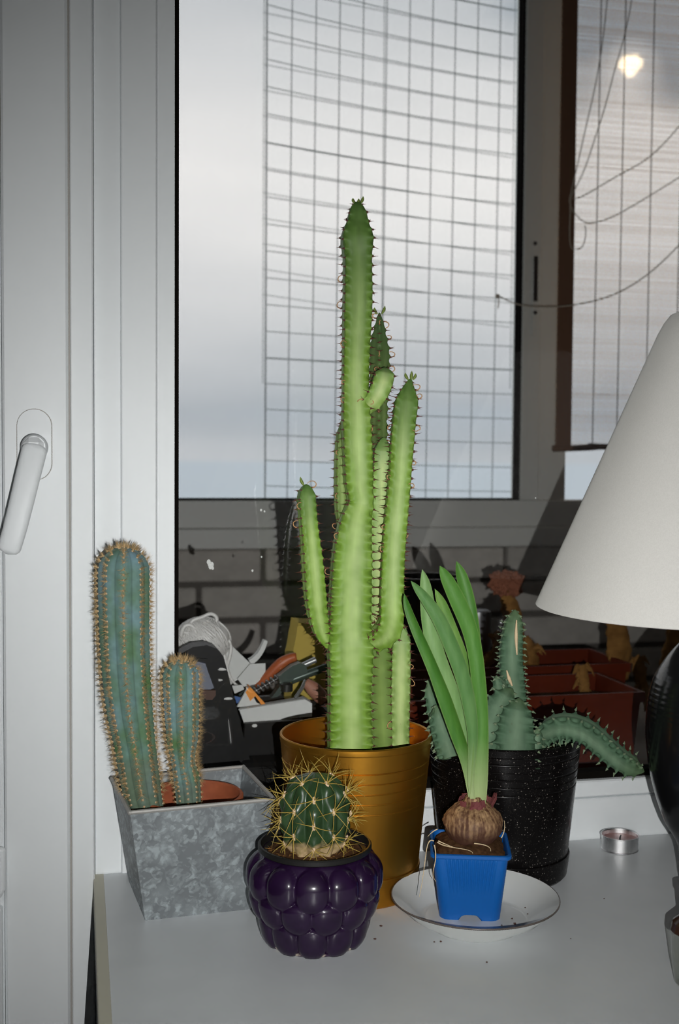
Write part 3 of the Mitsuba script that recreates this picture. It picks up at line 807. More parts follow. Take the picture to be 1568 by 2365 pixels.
inner = [np.stack([r * np.cos(th), r * np.sin(th), np.full_like(th, z)], -1) for r, z in ((120 * k_, PHt + .0022), (116 * k_, PHt + .0018), (113 * k_, PHt - .004), (100 * k_, .02), (90 * k_, .006))]
bm = loft(np.concatenate([Vo, np.array(inner)], 0)); bm.apply_translation(PC)
if bm.volume < 0: bm.invert()
part(pp, 'body', bm, 'mat_purple_glaze', True)
ft = lathe([(0, -.0002), (98 * k_, -.0002), (106 * k_, .0008), (109 * k_, .0026), (102 * k_, .003), (0, .002)], 64, PC)
part(pp, 'unglazed_foot', ft, 'mat_bare_clay', 30, label='bare clay edge under the glaze')
bc = thing('potted_ball_cactus', 'round dark green cactus with long yellow spines inside the purple planter', 'potted plant')
rb = 131 * k_; zb = at(727, 1941, PC[1])[2] - Z - .0012
part(bc, 'pot', lathe([(0, .010), (.026, .010), (.027, .012), (rb - .0105, zb - .012), (rb - .0075, zb - .0062), (rb - .0012, zb - .0050), (rb, zb - .004), (rb, zb - .001), (rb - .0008, zb), (rb - .0022, zb), (rb - .0028, zb - .002), (rb - .0048, zb - .012), (.025, .014), (0, .014)], 72, PC), 'mat_black_plastic', 32)
SBZ = Z + zb - .0075
part(bc, 'soil', soil_disc((PC[0], PC[1], SBZ), rb - .0046, seed=4, dome=.003), 'mat_soil', True)
# litter of spines, bark and grit on that soil
r_ = np.random.default_rng(8); bs, ts = [], []
for _ in range(90):
    a = r_.random() * 6.28; r = (rb - .009) * math.sqrt(r_.random()); p = np.array([PC[0] + r * math.cos(a), PC[1] + r * math.sin(a), SBZ + .0030 + .0012 * r_.random()])
    d = np.array([math.cos(a * 7), math.sin(a * 5), .2 * r_.random()]); bs.append(p); ts.append(p + d * (.003 + .006 * r_.random()))
part(bc, 'litter', cones(bs, ts, .0003, 4), 'mat_dried', kind='stuff')
CB = at(728, 1952, PC[1] - .004); CB = np.array([CB[0], PC[1] - .001, SBZ - .002])
# body
nR = 11; HH = .066; RR = 85 * k_; tilt = 0
tz = np.linspace(0, 1, 70); K = nR * 12; th2 = np.arange(K) * 2 * np.pi / K
prof_r = PchipInterpolator([0, .06, .16, .3, .5, .7, .85, .95, 1.0], [.70, .75, .87, .97, 1.0, .95, .80, .52, .03])(tz) * RR
rings = []
for i, z in enumerate(tz):
    u = np.cos(th2 * nR + .9)
    lump = .5 + .5 * np.cos(((z * HH - .0115) / .0200 + (np.round((th2 * nR + .9) / (2 * np.pi)) % 2) * .5) * 2 * np.pi)
    k = 1 - .20 * (1 - ((u + 1) / 2) ** .6) - .10 * (1 - lump) * ((u + 1) / 2)
    r = prof_r[i] * k
    rings.append(np.stack([CB[0] + r * np.cos(th2), CB[1] + r * np.sin(th2), np.full(K, CB[2] + z * HH)], -1))
rings = np.array(rings); bmh = loft(rings)
if bmh.volume < 0: bmh.invert()
v = bmh.vertices; hz = np.clip((v[:, 2:] - CB[2]) / HH, 0, 1)
n1 = meshkit.fbm(v * 150, 3, 2)[:, None]
col = np.array((.012, .030, .011)) * (1 - n1) + np.array((.033, .066, .026)) * n1
kk = np.clip((.24 + .14 * (n1 - .5) - hz) / .05, 0, 1); ck = meshkit.fbm(v * 500, 2, 4)[:, None]
col = col * (1 - kk) + (np.array((.20, .16, .035)) * (1 - ck) + np.array((.55, .38, .24)) * ck) * kk
BS = part(bc, 'stem', bmh, 'mat_plant_gloss', True, color=np.clip(col, 0, 1))
r_ = np.random.default_rng(12)
for k in range(nR):
    a0 = (2 * np.pi * k - .9) / nR
    for j in range(4):
        z = (.0200 * (j + (k % 2) * .5) + .0115) / HH
        if z > .99: continue
        i = min(int(z * 69), 69)
        R_ = prof_r[i]
        slope = np.gradient(prof_r)[i] / (HH / 69)
        o = np.array([math.cos(a0), math.sin(a0), 0.]); nrm = o - np.array([0, 0, slope]); nrm /= np.linalg.norm(nrm)
        sd = np.array([-math.sin(a0), math.cos(a0), 0.]); upv = np.cross(nrm, sd); upv = upv if upv[2] > 0 else -upv
        p = np.array([CB[0], CB[1], CB[2] + z * HH]) + o * R_ * .985
        w = trimesh.creation.icosphere(1, 1.0); wv = (w.vertices @ np.stack([sd * .0014, upv * .0030, nrm * .0011])) * (1 + .35 * (r_.random((42, 1)) - .5)) + p
        ar = part(BS, 'areole', trimesh.Trimesh(wv, w.faces, process=False), 'mat_wool', False, label='tan woolly areole')
        B, Tp, Cv = [], [], []
        for s in range(7):
            an = s * 2 * np.pi / 6 + r_.normal(0, .25)
            l = .0135 + .007 * r_.random() + .004 * (z > .6)
            dd = (sd * math.cos(an) + upv * math.sin(an)) * (1.0 if s < 6 else .25) + nrm * (.25 + .4 * r_.random() if s < 6 else 1.)
            dd /= np.linalg.norm(dd)
            B.append(p); Tp.append(p + dd * l); Cv.append(nrm * l * .10 * (r_.random()) + upv * l * .05 * r_.normal())
        key = fresh(f'{BS}__spine_cluster')
        scene[key] = ply(cones(B, Tp, .00042, 4, np.array(Cv), 4), 'mat_spine_yellow')

# ---- plate, blue pot, bulb plant
PLC = np.array([.3205, .892, Z])
plt_ = thing('plate', 'white china saucer with a dark rim line under the blue pot', 'plate')
pr = 193.5 * mpp(at(1097, 2067, PLC[1])); PLC[0] = at(1097, 2067, PLC[1])[0]
ph = at(1097, 2067, PLC[1])[2] - Z
part(plt_, 'dish', lathe([(0, .0012), (.034, .0012), (.035, 0), (.038, 0), (.0395, .0015), (pr * .80, ph * .45), (pr - .001, ph - .0012), (pr, ph - .0004), (pr - .0008, ph), (pr - .0022, ph - .0012), (pr * .80, ph * .45 + .0024), (pr * .66, .0062), (pr * .58, .0048), (0, .0044)], 96, PLC), 'mat_plate', 40)
part(plt_, 'rim_line', lathe([(pr - .0006, ph + .0001), (pr + .0002, ph - .0002), (pr + .0001, ph - .0012), (pr - .0010, ph - .0003)], 96, PLC, closed=True), 'mat_plate_rim', True, label='dark line round the rim')
am = thing('potted_amaryllis', 'large bulb with long strap leaves in a square blue plastic pot on the white saucer', 'potted plant')
AC = np.array([at(1083, 2050, .912)[0], .912, Z + .0046]); AR = -17.
AH = .0575; tw_, bw_ = .0335, .0252


def rsq(hw, z, rc, n=9, front=None, ribs=False):
    pts = []
    for cx, cy, a0 in ((1, 1, 0), (-1, 1, 90), (-1, -1, 180), (1, -1, 270)):
        for j in range(n):
            a = math.radians(a0 + 90 * j / (n - 1))
            pts.append((cx * (hw - rc) + rc * math.cos(a), cy * (hw - rc) + rc * math.sin(a)))
        # the long straight side, with fine ribs
        nx, ny = {0: (-1, 1), 90: (-1, -1), 180: (1, -1), 270: (1, 1)}[a0]
        for j in range(1, 60):
            f = j / 60
            x0, y0 = pts[-j] if False else (cx * (hw - rc) + rc * math.cos(math.radians(a0 + 90)), cy * (hw - rc) + rc * math.sin(math.radians(a0 + 90)))
            x1, y1 = nx * (hw - rc) + rc * math.cos(math.radians(a0 + 90)), ny * (hw - rc) + rc * math.sin(math.radians(a0 + 90))
            x, y = x0 + (x1 - x0) * f, y0 + (y1 - y0) * f
            if ribs:
                amp = .0006 * min(1, ribs) * (1 if .08 < f < .92 else 0)
                d = amp * (1 if (j // 2) % 2 else -1)
                ox, oy = math.cos(math.radians(a0 + 90)), math.sin(math.radians(a0 + 90))
                x += ox * d; y += oy * d
            pts.append((x, y))
    return np.array([(x, y, z) for x, y in pts])


# outside with four feet: the bottom edge arches up in the middle of each side
rg = []
for z in np.linspace(0, AH - .004, 26):
    hw = bw_ + (tw_ - .0022 - bw_) * z / AH
    r = rsq(hw, z, .0085 - .003 * z / AH, ribs=float(np.clip((z - .022) / .012, 0, 1)) if z < AH - .006 else False)
    if z < .0045:
        lx, ly = np.abs(r[:, 0]), np.abs(r[:, 1])
        mid = np.minimum(lx, ly)
        arch = .0045 * np.clip(1 - (mid / .0095) ** 4, 0, 1)
        r[:, 2] = np.maximum(r[:, 2], arch + z * .05)
    rg.append(r)
for hw, z in ((tw_ - .0006, AH - .0038), (tw_, AH - .003), (tw_, AH - .0006), (tw_ - .0008, AH), (tw_ - .0022, AH), (tw_ - .003, AH - .001), (tw_ - .0042, AH - .010), (bw_ - .001, .008)):
    rg.append(rsq(hw, z, .0062))
ap = loft(np.array(rg))
if ap.volume < 0: ap.invert()
part(am, 'pot', place(ap, AC, rz=AR), 'mat_blue', 30, label='square blue plastic pot with fine ribs')
sb = rsq(tw_ - .0048, 0, .005)
so = []
for f, z in ((1, -.008), (1, 0), (.85, .004), (.6, .008), (.3, .011), (.05, .012)): so.append(sb * [f, f, 1] + [0, 0, z])
part(am, 'soil', displaced(place(loft(np.array(so)), AC + [0, 0, AH - .004], rz=AR), .0026, 180, 5), 'mat_soil', True)
BU = at(1092, 1900, AC[1]); bk = mpp(BU)
bpf = [(0, -58), (30, -52), (52, -38), (66, -16), (70, 4), (64, 22), (50, 36), (33, 46), (22, 54), (19, 62), (0, 62)]
bl = lathe([(r * bk, z * bk) for r, z in zip(*[np.interp(np.linspace(0, 10, 50), range(11), c) for c in zip(*bpf)])], 56, BU)
BL = part(am, 'bulb', displaced(displaced(bl, .0022, 110, 3), .0006, 500, 4), 'mat_bulb', True, label='brown papery bulb')
r_ = np.random.default_rng(4)
for i in range(9):                                                      # torn papery skins round the neck
    a = -2.6 + i * .62 + r_.normal(0, .1); hgt = (16 + 22 * r_.random()) * bk
    st, en = 26 * bk, 34 * bk
    if i in (4, 5): hgt *= 1.3; en *= 1.55
    u = np.linspace(-.42, .42, 7); rows = []
    for f in np.linspace(0, 1, 6):
        rr_ = st + (en - st) * f + (1 - f) * 14 * bk
        rows.append([BU + np.array([math.cos(a + w * (1 - .35 * f)) * (rr_ + r_.normal(0, .0006)), math.sin(a + w * (1 - .35 * f)) * (rr_ + r_.normal(0, .0006)), 26 * bk + f * hgt + r_.normal(0, .0008)]) for w in u])
    rows = np.array(rows); back = rows - (rows - BU) * [.02, .02, 0]
    sk = loft(np.concatenate([rows, back[:, ::-1]], 1))
    if sk.volume < 0: sk.invert()
    part(BL, 'papery_skin', sk, 'mat_bulb_skin', 40)


def leaf(pts, Y, widths, thick=.0017, keel=.22, facing=0.0, seed=0, c0=(.045, .155, .020), c1=(.13, .25, .065), pale=(.42, .50, .24)):
    Ys = np.interp(np.linspace(0, 1, len(pts)), np.linspace(0, 1, len(np.atleast_1d(Y))), np.atleast_1d(Y))
    path = np.array([at(x, y, yy) for (x, y), yy in zip(pts, Ys)])
    wd = np.array([w * mpp(p) for w, p in zip(widths, path)])
    s = np.r_[0, np.cumsum(np.linalg.norm(np.diff(path, axis=0), axis=1))]; L = s[-1]
    q = np.linspace(0, L, 64)
    c = CubicSpline(s, path)(q); w = PchipInterpolator(s, wd)(q)
    tp = .012; k = np.clip((q - (L - tp)) / tp, 0, 1); w = w * np.maximum(np.sqrt(1 - k ** 2.2), .06)
    tw, rt = toward(path[0])
    ref = rt * math.cos(facing) + tw * math.sin(facing)
    t, a, b = frames(c, ref)
    if b[30] @ tw < 0: b = -b
    u = np.linspace(-1, 1, 13)
    front = [c + (w / 2 * x)[:, None] * a + (w * keel * (x * x - .4) * .9)[:, None] * b for x in u]
    backs = [c + (w / 2 * x)[:, None] * a + (w * keel * (x * x - .4) * .9 - thick * np.maximum(np.sqrt(max(1 - x * x, 0)), .12) * np.clip(w / .006, .3, 1))[:, None] * b for x in u[::-1]]
    rg = np.stack(front + backs, 1)
    m = loft(rg)
    if m.volume < 0: m.invert()
    xx = np.tile(np.r_[u, u[::-1]], 64); al = np.repeat(q / L, 26)
    xx, al = np.r_[xx, 0, 0], np.r_[al, 0, 1]
    v = m.vertices
    n1 = meshkit.fbm(v * [260, 260, 22] + seed, 3, seed)[:, None]
    col = np.array(c0) * (1 - n1) + np.array(c1) * n1
    kp = np.clip((.30 - al[:, None]) / .28, 0, 1) ** 1.2 * .9
    col = col * (1 - kp) + np.array(pale) * kp
    edge = np.clip((np.abs(xx[:, None]) - .9) / .1, 0, 1) * .35
    col = col * (1 - edge) + np.array((.20, .26, .08)) * edge
    part(am, 'leaf', m, 'mat_plant', True, color=np.clip(col, 0, 1))


D_, P_ = ((.028, .115, .012), (.075, .19, .03)), ((.10, .21, .06), (.21, .34, .13))
leaf([(1103, 1865), (1104, 1830), (1108, 1760), (1111, 1660), (1104, 1560), (1088, 1465), (1063, 1400), (1038, 1348), (1016, 1307)], [.910, .902, .900, .900, .902], [36, 37, 36, 33, 34, 36, 38, 32, 14], seed=1, c0=(.04, .14, .015), c1=(.105, .235, .05))
leaf([(1098, 1865), (1088, 1783), (1092, 1700), (1087, 1648), (1075, 1586), (1056, 1525), (1036, 1476), (1013, 1427), (981, 1380), (949, 1342)], [.908, .900, .897, .897, .90], [12, 16, 24, 30, 34, 36, 35, 33, 25, 9], seed=2, c0=(.05, .14, .035), c1=(.12, .235, .075))
leaf([(1094, 1865), (1083, 1807), (1076, 1758), (1057, 1697), (1031, 1623), (1003, 1550), (974, 1483), (950, 1427), (934, 1372)], [.912, .909, .908, .91, .914], [10, 16, 26, 34, 35, 30, 27, 22, 10], seed=3, c0=D_[0], c1=D_[1], facing=.25)
leaf([(1096, 1865), (1084, 1780), (1075, 1705), (1055, 1632), (1028, 1562), (1003, 1490), (990, 1420), (984, 1362), (975, 1315)], [.915, .912, .912, .915, .918], [10, 14, 26, 34, 38, 38, 36, 28, 8], seed=4, c0=P_[0], c1=P_[1])
leaf([(1102, 1865), (1096, 1780), (1092, 1720), (1087, 1640), (1079, 1560), (1066, 1510), (1047, 1460), (1025, 1405), (1004, 1360)], [.916, .918, .92, .922, .924], [14, 18, 22, 24, 25, 25, 25, 24, 8], seed=5, c0=(.07, .17, .03), c1=(.17, .30, .07))
leaf([(1110, 1865), (1114, 1780), (1114, 1680), (1108, 1580), (1098, 1500), (1090, 1440), (1080, 1385), (1068, 1338), (1054, 1296)], [.914, .916, .92, .924, .928], [22, 26, 27, 28, 29, 31, 32, 28, 9], seed=6, c0=D_[0], c1=D_[1], facing=-.2)
# loose roots over the edge of the blue pot
for pts in ([(1008, 1925), (1003, 1965), (1000, 2000)], ) if False else ([(1002, 1942), (988, 1950), (982, 1985), (976, 2030), (968, 2072)], [(1003, 1952), (1005, 1990), (1000, 2015), (1007, 2036)], [(1010, 1945), (1040, 1956), (1075, 1962), (1092, 1972)], [(1095, 1948), (1125, 1954), (1133, 1966)], [(1158, 1935), (1165, 1915), (1164, 1895)], [(1010, 1915), (998, 1922), (988, 1932)], [(1012, 1942), (1030, 1950), (1046, 1956)]):
    Yr = AC[1] - tw_ - .003
    part(am, 'root', tube([at(x, y, Yr + .002 * math.sin(x)) for x, y in pts], np.linspace(.00055, .0002, len(pts)), 5, smooth_n=16), 'mat_root', True)

# ---- tealight
tl = thing('tealight', 'small pink tealight candle in an aluminium cup near the lamp', 'candle')
TC = onz(1431, 1961, Z); kt = mpp(TC); tr = .0189; tz_ = .0152
part(tl, 'cup', lathe([(0, 0), (tr - .0012, 0), (tr - .0006, .0005), (tr - .0006, .001), (tr - .001, .0014), (tr - .0008, tz_ - .0012), (tr, tz_ - .0006), (tr, tz_), (tr - .0007, tz_), (tr - .0013, tz_ - .001), (tr - .0014, .001), (0, .001)], 64, TC), 'mat_aluminium', 30)
part(tl, 'wax', lathe([(0, .001), (tr - .0016, .001), (tr - .0016, tz_ - .0045), (tr - .004, tz_ - .0050), (0, tz_ - .0056)], 48, TC), 'mat_wax', 30)
part(tl, 'wick', tube([TC + [0, 0, tz_ - .006], TC + [.0003, 0, tz_ - .0025], TC + [.0012, 0, tz_ - .001]], [.0009, .0008, .0005], 6), 'mat_dark')

# ---- lamp
lp = thing('table_lamp', 'table lamp with a cream cone shade on a glossy black vase base at the right', 'lamp')
LY = .905
LC = at(1640, 1690, LY); lk = mpp(LC); lx = LC[0]
zpx = lambda y: at(1640, y, LY)[2]
vz = [zpx(y) for y in (2030, 1960, 1900, 1830, 1760, 1690, 1640, 1580, 1530, 1480, 1450)]
vr = [74, 76, 99, 124, 139, 145, 143, 132, 106, 66, 34]
vz = np.array(vz); sc_ = (vz.max() - Z) / (vz.max() - vz.min()); 
zf = np.r_[Z, Z + .003, vz[1:]]
fr = np.r_[52, 56, 66, vr[2:]]
pz = np.linspace(Z + .0015, vz[-1], 160)
prv = PchipInterpolator(zf, fr)(pz) * lk
prv = prv * (1 + .0045 * np.exp(-((pz - zpx(1610)) / .02) ** 2) * np.sin(pz * 2 * np.pi / .0048))
base = lathe([(0, Z), (prv[0] - .001, Z)] + list(zip(prv, pz)) + [(.012, pz[-1] + .002), (0, pz[-1] + .002)], 90)
base.apply_translation((lx, LY, 0))
part(lp, 'base', base, 'mat_vase', 40, label='glossy black vase')
part(lp, 'stem', lathe([(0, pz[-1] + .001), (.009, pz[-1] + .001), (.009, zpx(1400)), (.014, zpx(1396)), (.014, zpx(1280)), (0, zpx(1280))], 32, (lx, LY, 0)), 'mat_steel', 30)
s0, s1 = zpx(1399) , zpx(722)
rbt, rtp = 402 * lk, 106 * lk
shp = []
for f in np.linspace(0, 1, 30): shp.append((rbt + (rtp - rbt) * f, s0 + (s1 - s0) * f))
out_ = [(rbt - .003, s0 - .001), (rbt - .0008, s0 - .0006)] + shp[:-2] + [(shp[-2][0] - .0012, shp[-2][1] + .0006), (rtp - .003, s1 - .001), (rtp - .0065, s1 + .0004)]
inn = [(r - .0016, z) for r, z in shp[::-1]][3:]
sh = lathe(out_ + [(rtp - .009, s1 - .001)] + inn, 120, closed=True)
sh = place(sh, (0, 0, 0)); sh.apply_translation((lx, LY, 0))
sh.apply_transform(trimesh.transformations.rotation_matrix(math.radians(-.8), [0, 1, 0], (lx, LY, s0)))
part(lp, 'shade', sh, 'mat_shade', 40, label='cream cone lampshade')
part(lp, 'shade_ring', cat(tube([(lx + rtp * .9 * math.cos(a), LY + rtp * .9 * math.sin(a), s1 - .012) for a in np.linspace(0, 2 * np.pi, 40)], .0015, 6), [tube([(lx, LY, s1 - .02), (lx + rtp * .88 * math.cos(a), LY + rtp * .88 * math.sin(a), s1 - .012)], .0015, 6) for a in (0, 2.1, 4.2)], tube([(lx, LY, zpx(1282)), (lx, LY, s1 - .018)], .002, 6)), 'mat_steel', True)

# ---- small glass bottle cut by the right edge of the frame
gb = thing('glass_bottle', 'small brown-necked glass bottle at the right edge of the table front', 'bottle')
GB = onz(1598, 2272, Z); gk = mpp(GB)
part(gb, 'body', lathe([(0, .0004), (36 * gk, .0004), (40 * gk, .002), (47 * gk, .020), (50 * gk, .040), (46 * gk, .0455), (30 * gk, .050), (20 * gk, .053)], 64, GB), 'mat_bottle_glass', 40)
part(gb, 'neck', lathe([(17 * gk, .052), (21 * gk, .0525), (21 * gk, .066), (24 * gk, .067), (24 * gk, .072), (18 * gk, .072), (17 * gk, .06)], 48, GB, closed=True), 'mat_brown_glass', 35, label='brown neck')
part(gb, 'shoulder', lathe([(49.5 * gk, .0395), (50.4 * gk, .040), (46.5 * gk, .0462), (30 * gk, .0508), (20 * gk, .0535), (19 * gk, .0525), (30 * gk, .0495), (45.5 * gk, .0450)], 64, GB, closed=True), 'mat_brown_glass', 35, label='brown shoulder')

# ---- crumbs
r_ = np.random.default_rng(5)
cs = [onz(x, y, Z + .0005) for x, y in ((880, 2138), (866, 2168), (898, 2080), (905, 2086), (890, 2083), (1003, 2175), (1018, 2174), (1124, 2222), (1395, 2075), (1150, 2140), (1060, 2155), (1318, 2168), (884, 2090))]
part_key = fresh('soil_crumbs'); scene[part_key] = ply(blobs(cs, [.0012, .0011, .001, .001, .0013, .0007, .0009, .0008, .0006, .0006, .0006, .0005, .001], 1, .5, 3, .6), 'mat_crumb')
tag(part_key, 'dark soil crumbs scattered on the white tabletop', 'crumbs', kind='stuff')
cs = [np.array([PLC[0] + r * math.cos(a), PLC[1] + r * math.sin(a), Z + .0054 + max(0, r - .04) * .35]) for r, a in ((.031, -.3), (.034, -.6), (.026, -.9), (.045, -.15), (.047, .1), (.045, -1.75), (.046, -1.85), (.0445, -1.65), (.044, -2.6), (.038, -.75), (.052, -.5))]
part_key = fresh('plate_crumbs'); scene[part_key] = ply(blobs(cs, [.0008, .0011, .0007, .0006, .0006, .0016, .0018, .0013, .0009, .0006, .0005], 1, .55, 6, .6), 'mat_crumb')
tag(part_key, 'dark soil crumbs lying in the white saucer', 'crumbs', kind='stuff')

# ------------------------------------------------------------------ on the balcony shelf, behind the glass
SHF = .74


def xz(pts, Y): return [(lambda p: (p[0], p[2]))(at(x, y, Y)) for x, y in pts]


# black toolbox with a tall arched end
tb = thing('toolbox', 'worn black plastic toolbox with an arched end behind the glass', 'toolbox')
YT = 1.215
arch = [(388, 1560), (400, 1530), (420, 1508), (446, 1494), (478, 1490), (500, 1498), (516, 1516), (524, 1545), (536, 1595), (548, 1640), (562, 1700), (580, 1765), (590, 1800)]
ptsA = xz(arch, YT)
ptsA = ptsA + [(ptsA[-1][0] + .002, SHF), (ptsA[0][0], SHF)]
TBX = part(tb, 'end_panel', extrude(ptsA, YT, YT + .03), 'mat_tool_black')
inset = xz([(405, 1590), (420, 1545), (450, 1520), (480, 1522), (500, 1550), (515, 1620), (530, 1700), (540, 1760)], YT - .003)
inset += [(inset[-1][0], SHF + .01), (inset[0][0], SHF + .01)]
part(TBX, 'inset', extrude(inset, YT - .003, YT + .001), 'mat_tool_black')
part(TBX, 'latch', extrude(xz([(440, 1540), (456, 1528), (474, 1532), (482, 1556), (494, 1588), (486, 1592), (440, 1592)], YT - .008), YT - .009, YT - .002), 'mat_tool_grey', label='grey latch plate')
part(TBX, 'latch_button', extrude(xz([(462, 1594), (498, 1594), (498, 1606), (490, 1616), (476, 1616), (468, 1606)], YT - .008), YT - .009, YT - .002), 'mat_tool_brown', label='brown latch button')
fA = [at(575, 1672, 1.235), at(690, 1651, 1.262), at(702, 1664, 1.265)]
x0, x1 = fA[0][0], at(735, 1660, 1.27)[0]
front = [(x0 - .012, SHF), (x0 - .004, fA[0][2]), (fA[1][0], fA[1][2]), (fA[2][0], fA[2][2]), (x1 + .03, fA[2][2] - .002), (x1 + .03, SHF)]
part(tb, 'front_wall', extrude(front, 1.236, 1.244), 'mat_tool_black')
part(tb, 'back_wall', extrude([(x, z) for x, z in front], 1.372, 1.38), 'mat_tool_black')
part(tb, 'tray_floor', box(x0 - .005, x1 + .03, 1.244, 1.372, SHF, SHF + .01), 'mat_tool_black')
part(tb, 'side_wall', box(x1 + .022, x1 + .03, 1.244, 1.372, SHF + .01, fA[2][2] - .004), 'mat_tool_black')
part(tb, 'front_step', box(at(556, 1800, 1.205)[0], at(660, 1800, 1.205)[0], 1.198, 1.236, SHF, at(600, 1762, 1.2)[2], .004), 'mat_tool_black')
fl = []
for x, y, a, b in ((513, 1546, .0045, .0016), (504, 1571, .0040, .0012), (527, 1614, .0045, .0014), (465, 1672, .0035, .0018), (515, 1747, .002, .002), (525, 1763, .0022, .0016)):
    c = at(x, y, YT - .0006); fl.append(trimesh.Trimesh(trimesh.creation.icosphere(1, 1.).vertices * [a, .0006, b] * (1 + .6 * (rng.random((42, 1)) - .5)) + c, trimesh.creation.icosphere(1, 1.).faces))
c = at(588, 1676, 1.2352); fl.append(trimesh.Trimesh(trimesh.creation.icosphere(1, 1.).vertices * [.003, .0006, .002] + c, trimesh.creation.icosphere(1, 1.).faces))
part(tb, 'paint_flecks', cat(fl), 'mat_paint_fleck', kind='stuff', label='white paint flecks')


def slab(corners, Y0, Y1, m, key, label, catg, group=None):
    o = thing(key, label, catg, group)
    part(o, 'body', extrude(xz(corners, (Y0 + Y1) / 2), Y0, Y1), m)
    return o


wb = thing('paper_box', 'flat white cardboard box lying in the toolbox tray', 'box')
part(wb, 'front', extrude(xz([(551, 1637), (702, 1613), (718, 1622), (718, 1652), (690, 1654), (564, 1673)], 1.252), 1.246, 1.252), 'mat_white_paper')
part(wb, 'lid', trimesh.convex.convex_hull(np.array([at(551, 1637, 1.252), at(702, 1613, 1.252), at(718, 1622, 1.252), at(556, 1632, 1.30), at(700, 1608, 1.30), at(716, 1617, 1.30), at(551, 1640, 1.252), at(718, 1626, 1.252)])), 'mat_white_paper')
ce = thing('printed_carton', 'torn white and orange carton corner leaning on the white box', 'carton')
part(ce, 'flap', extrude(xz([(547, 1632), (572, 1586), (592, 1622), (600, 1626), (553, 1632)], 1.27), 1.268, 1.272), 'mat_white_paper')
part(ce, 'print', extrude(xz([(567, 1599), (574, 1588), (590, 1606), (578, 1619)], 1.2672), 1.2668, 1.2682), 'mat_orange_print', label='orange print')
part(ce, 'edge', extrude(xz([(572, 1584), (577, 1585), (612, 1624), (604, 1628)], 1.275), 1.266, 1.284), 'mat_orange_print')
bp = thing('blue_scrap', 'scrap of blue plastic beside the torn carton', 'scrap')
part(bp, 'body', extrude(xz([(541, 1607), (558, 1611), (552, 1620), (546, 1624)], 1.28), 1.278, 1.281), 'mat_blue_print')
for i, (cn, Y, lab) in enumerate([([(512, 1502), (534, 1490), (582, 1536), (548, 1570), (534, 1580), (526, 1556)], 1.33, 'creased white paper leaning left behind the toolbox'), ([(548, 1568), (577, 1534), (613, 1532), (613, 1560), (590, 1580), (563, 1586)], 1.315, 'grey-white paper lying beside the red pliers'), ([(536, 1584), (560, 1582), (564, 1592), (542, 1602)], 1.30, 'small white paper scrap above the blue scrap')]):
    o = thing('paper_sheet', lab, 'paper')
    part(o, 'sheet', extrude(xz(cn, Y), Y, Y + .002), 'mat_white_paper')
st = thing('white_strap', 'white plastic strap curling up in front of the bricks', 'strap')
pts = np.array([at(x, y, 1.34) for x, y in ((576, 1528), (590, 1518), (601, 1504), (608, 1490), (612, 1478))])
t_, a_, b_ = frames(CubicSpline(np.linspace(0, 1, 5), pts)(np.linspace(0, 1, 24)), np.array([0, 1., 0]))
cs_ = CubicSpline(np.linspace(0, 1, 5), pts)(np.linspace(0, 1, 24))
sm_ = loft([c + np.array([a * .006 + b * w, -a * .006 + b * w, -a * .006 - b * w, a * .006 - b * w]) for c, a, b, w in zip(cs_, a_, b_, np.linspace(.0032, .0022, 24))])
part(st, 'band', sm_ if sm_.volume > 0 else (sm_.invert() or sm_), 'mat_white_paper', 40)

# ball of white plastic twine
tw_ball = thing('twine_ball', 'ball of shiny white plastic twine behind the toolbox', 'ball of twine')
Cb = at(468, 1478, 1.335); kb = mpp(Cb); r_ = np.random.default_rng(3)
core = trimesh.creation.icosphere(3, 1.0); core.vertices = core.vertices * [62 * kb, .028, 50 * kb] + Cb
part(tw_ball, 'core', core, 'mat_twine', True)
loops = []
for i in range(46):
    ax = np.array([math.cos(.5 + r_.normal(0, .35)), r_.normal(0, .4), math.sin(.5 + r_.normal(0, .35))]); ax /= np.linalg.norm(ax)
    off = r_.uniform(-.75, .75)
    e1 = np.cross(ax, [0, 1., .1]); e1 /= np.linalg.norm(e1); e2 = np.cross(ax, e1)
    rr_ = math.sqrt(1 - off * off) * 1.03
    loops.append(tube([Cb + (ax * off + (e1 * math.cos(a) + e2 * math.sin(a)) * rr_) * [63 * kb, .0285, 51 * kb] for a in np.linspace(0, 2 * np.pi, 26)], .0011 + .0006 * r_.random(), 5, caps=False))
part(tw_ball, 'windings', cat(loops), 'mat_twine', True, kind='stuff')
part(tw_ball, 'loose_loops', cat([tube([at(x, y, 1.315) for x, y in pts], .0022, 7, smooth_n=20) for pts in ([(418, 1470), (425, 1448), (440, 1444), (452, 1456), (440, 1462), (424, 1460)], [(440, 1440), (452, 1430), (470, 1424), (484, 1418), (497, 1422), (500, 1436)])]), 'mat_twine', True, kind='stuff')
part(tw_ball, 'loose_film', cat([tube([at(x, y, 1.325) for x, y in pts], [.0016, .0022, .0018, .0012], 6, smooth_n=16) for pts in ([(528, 1478), (532, 1510), (524, 1545), (534, 1580)], [(515, 1500), (520, 1525), (530, 1560), (548, 1582)])]), 'mat_twine', True, kind='stuff')

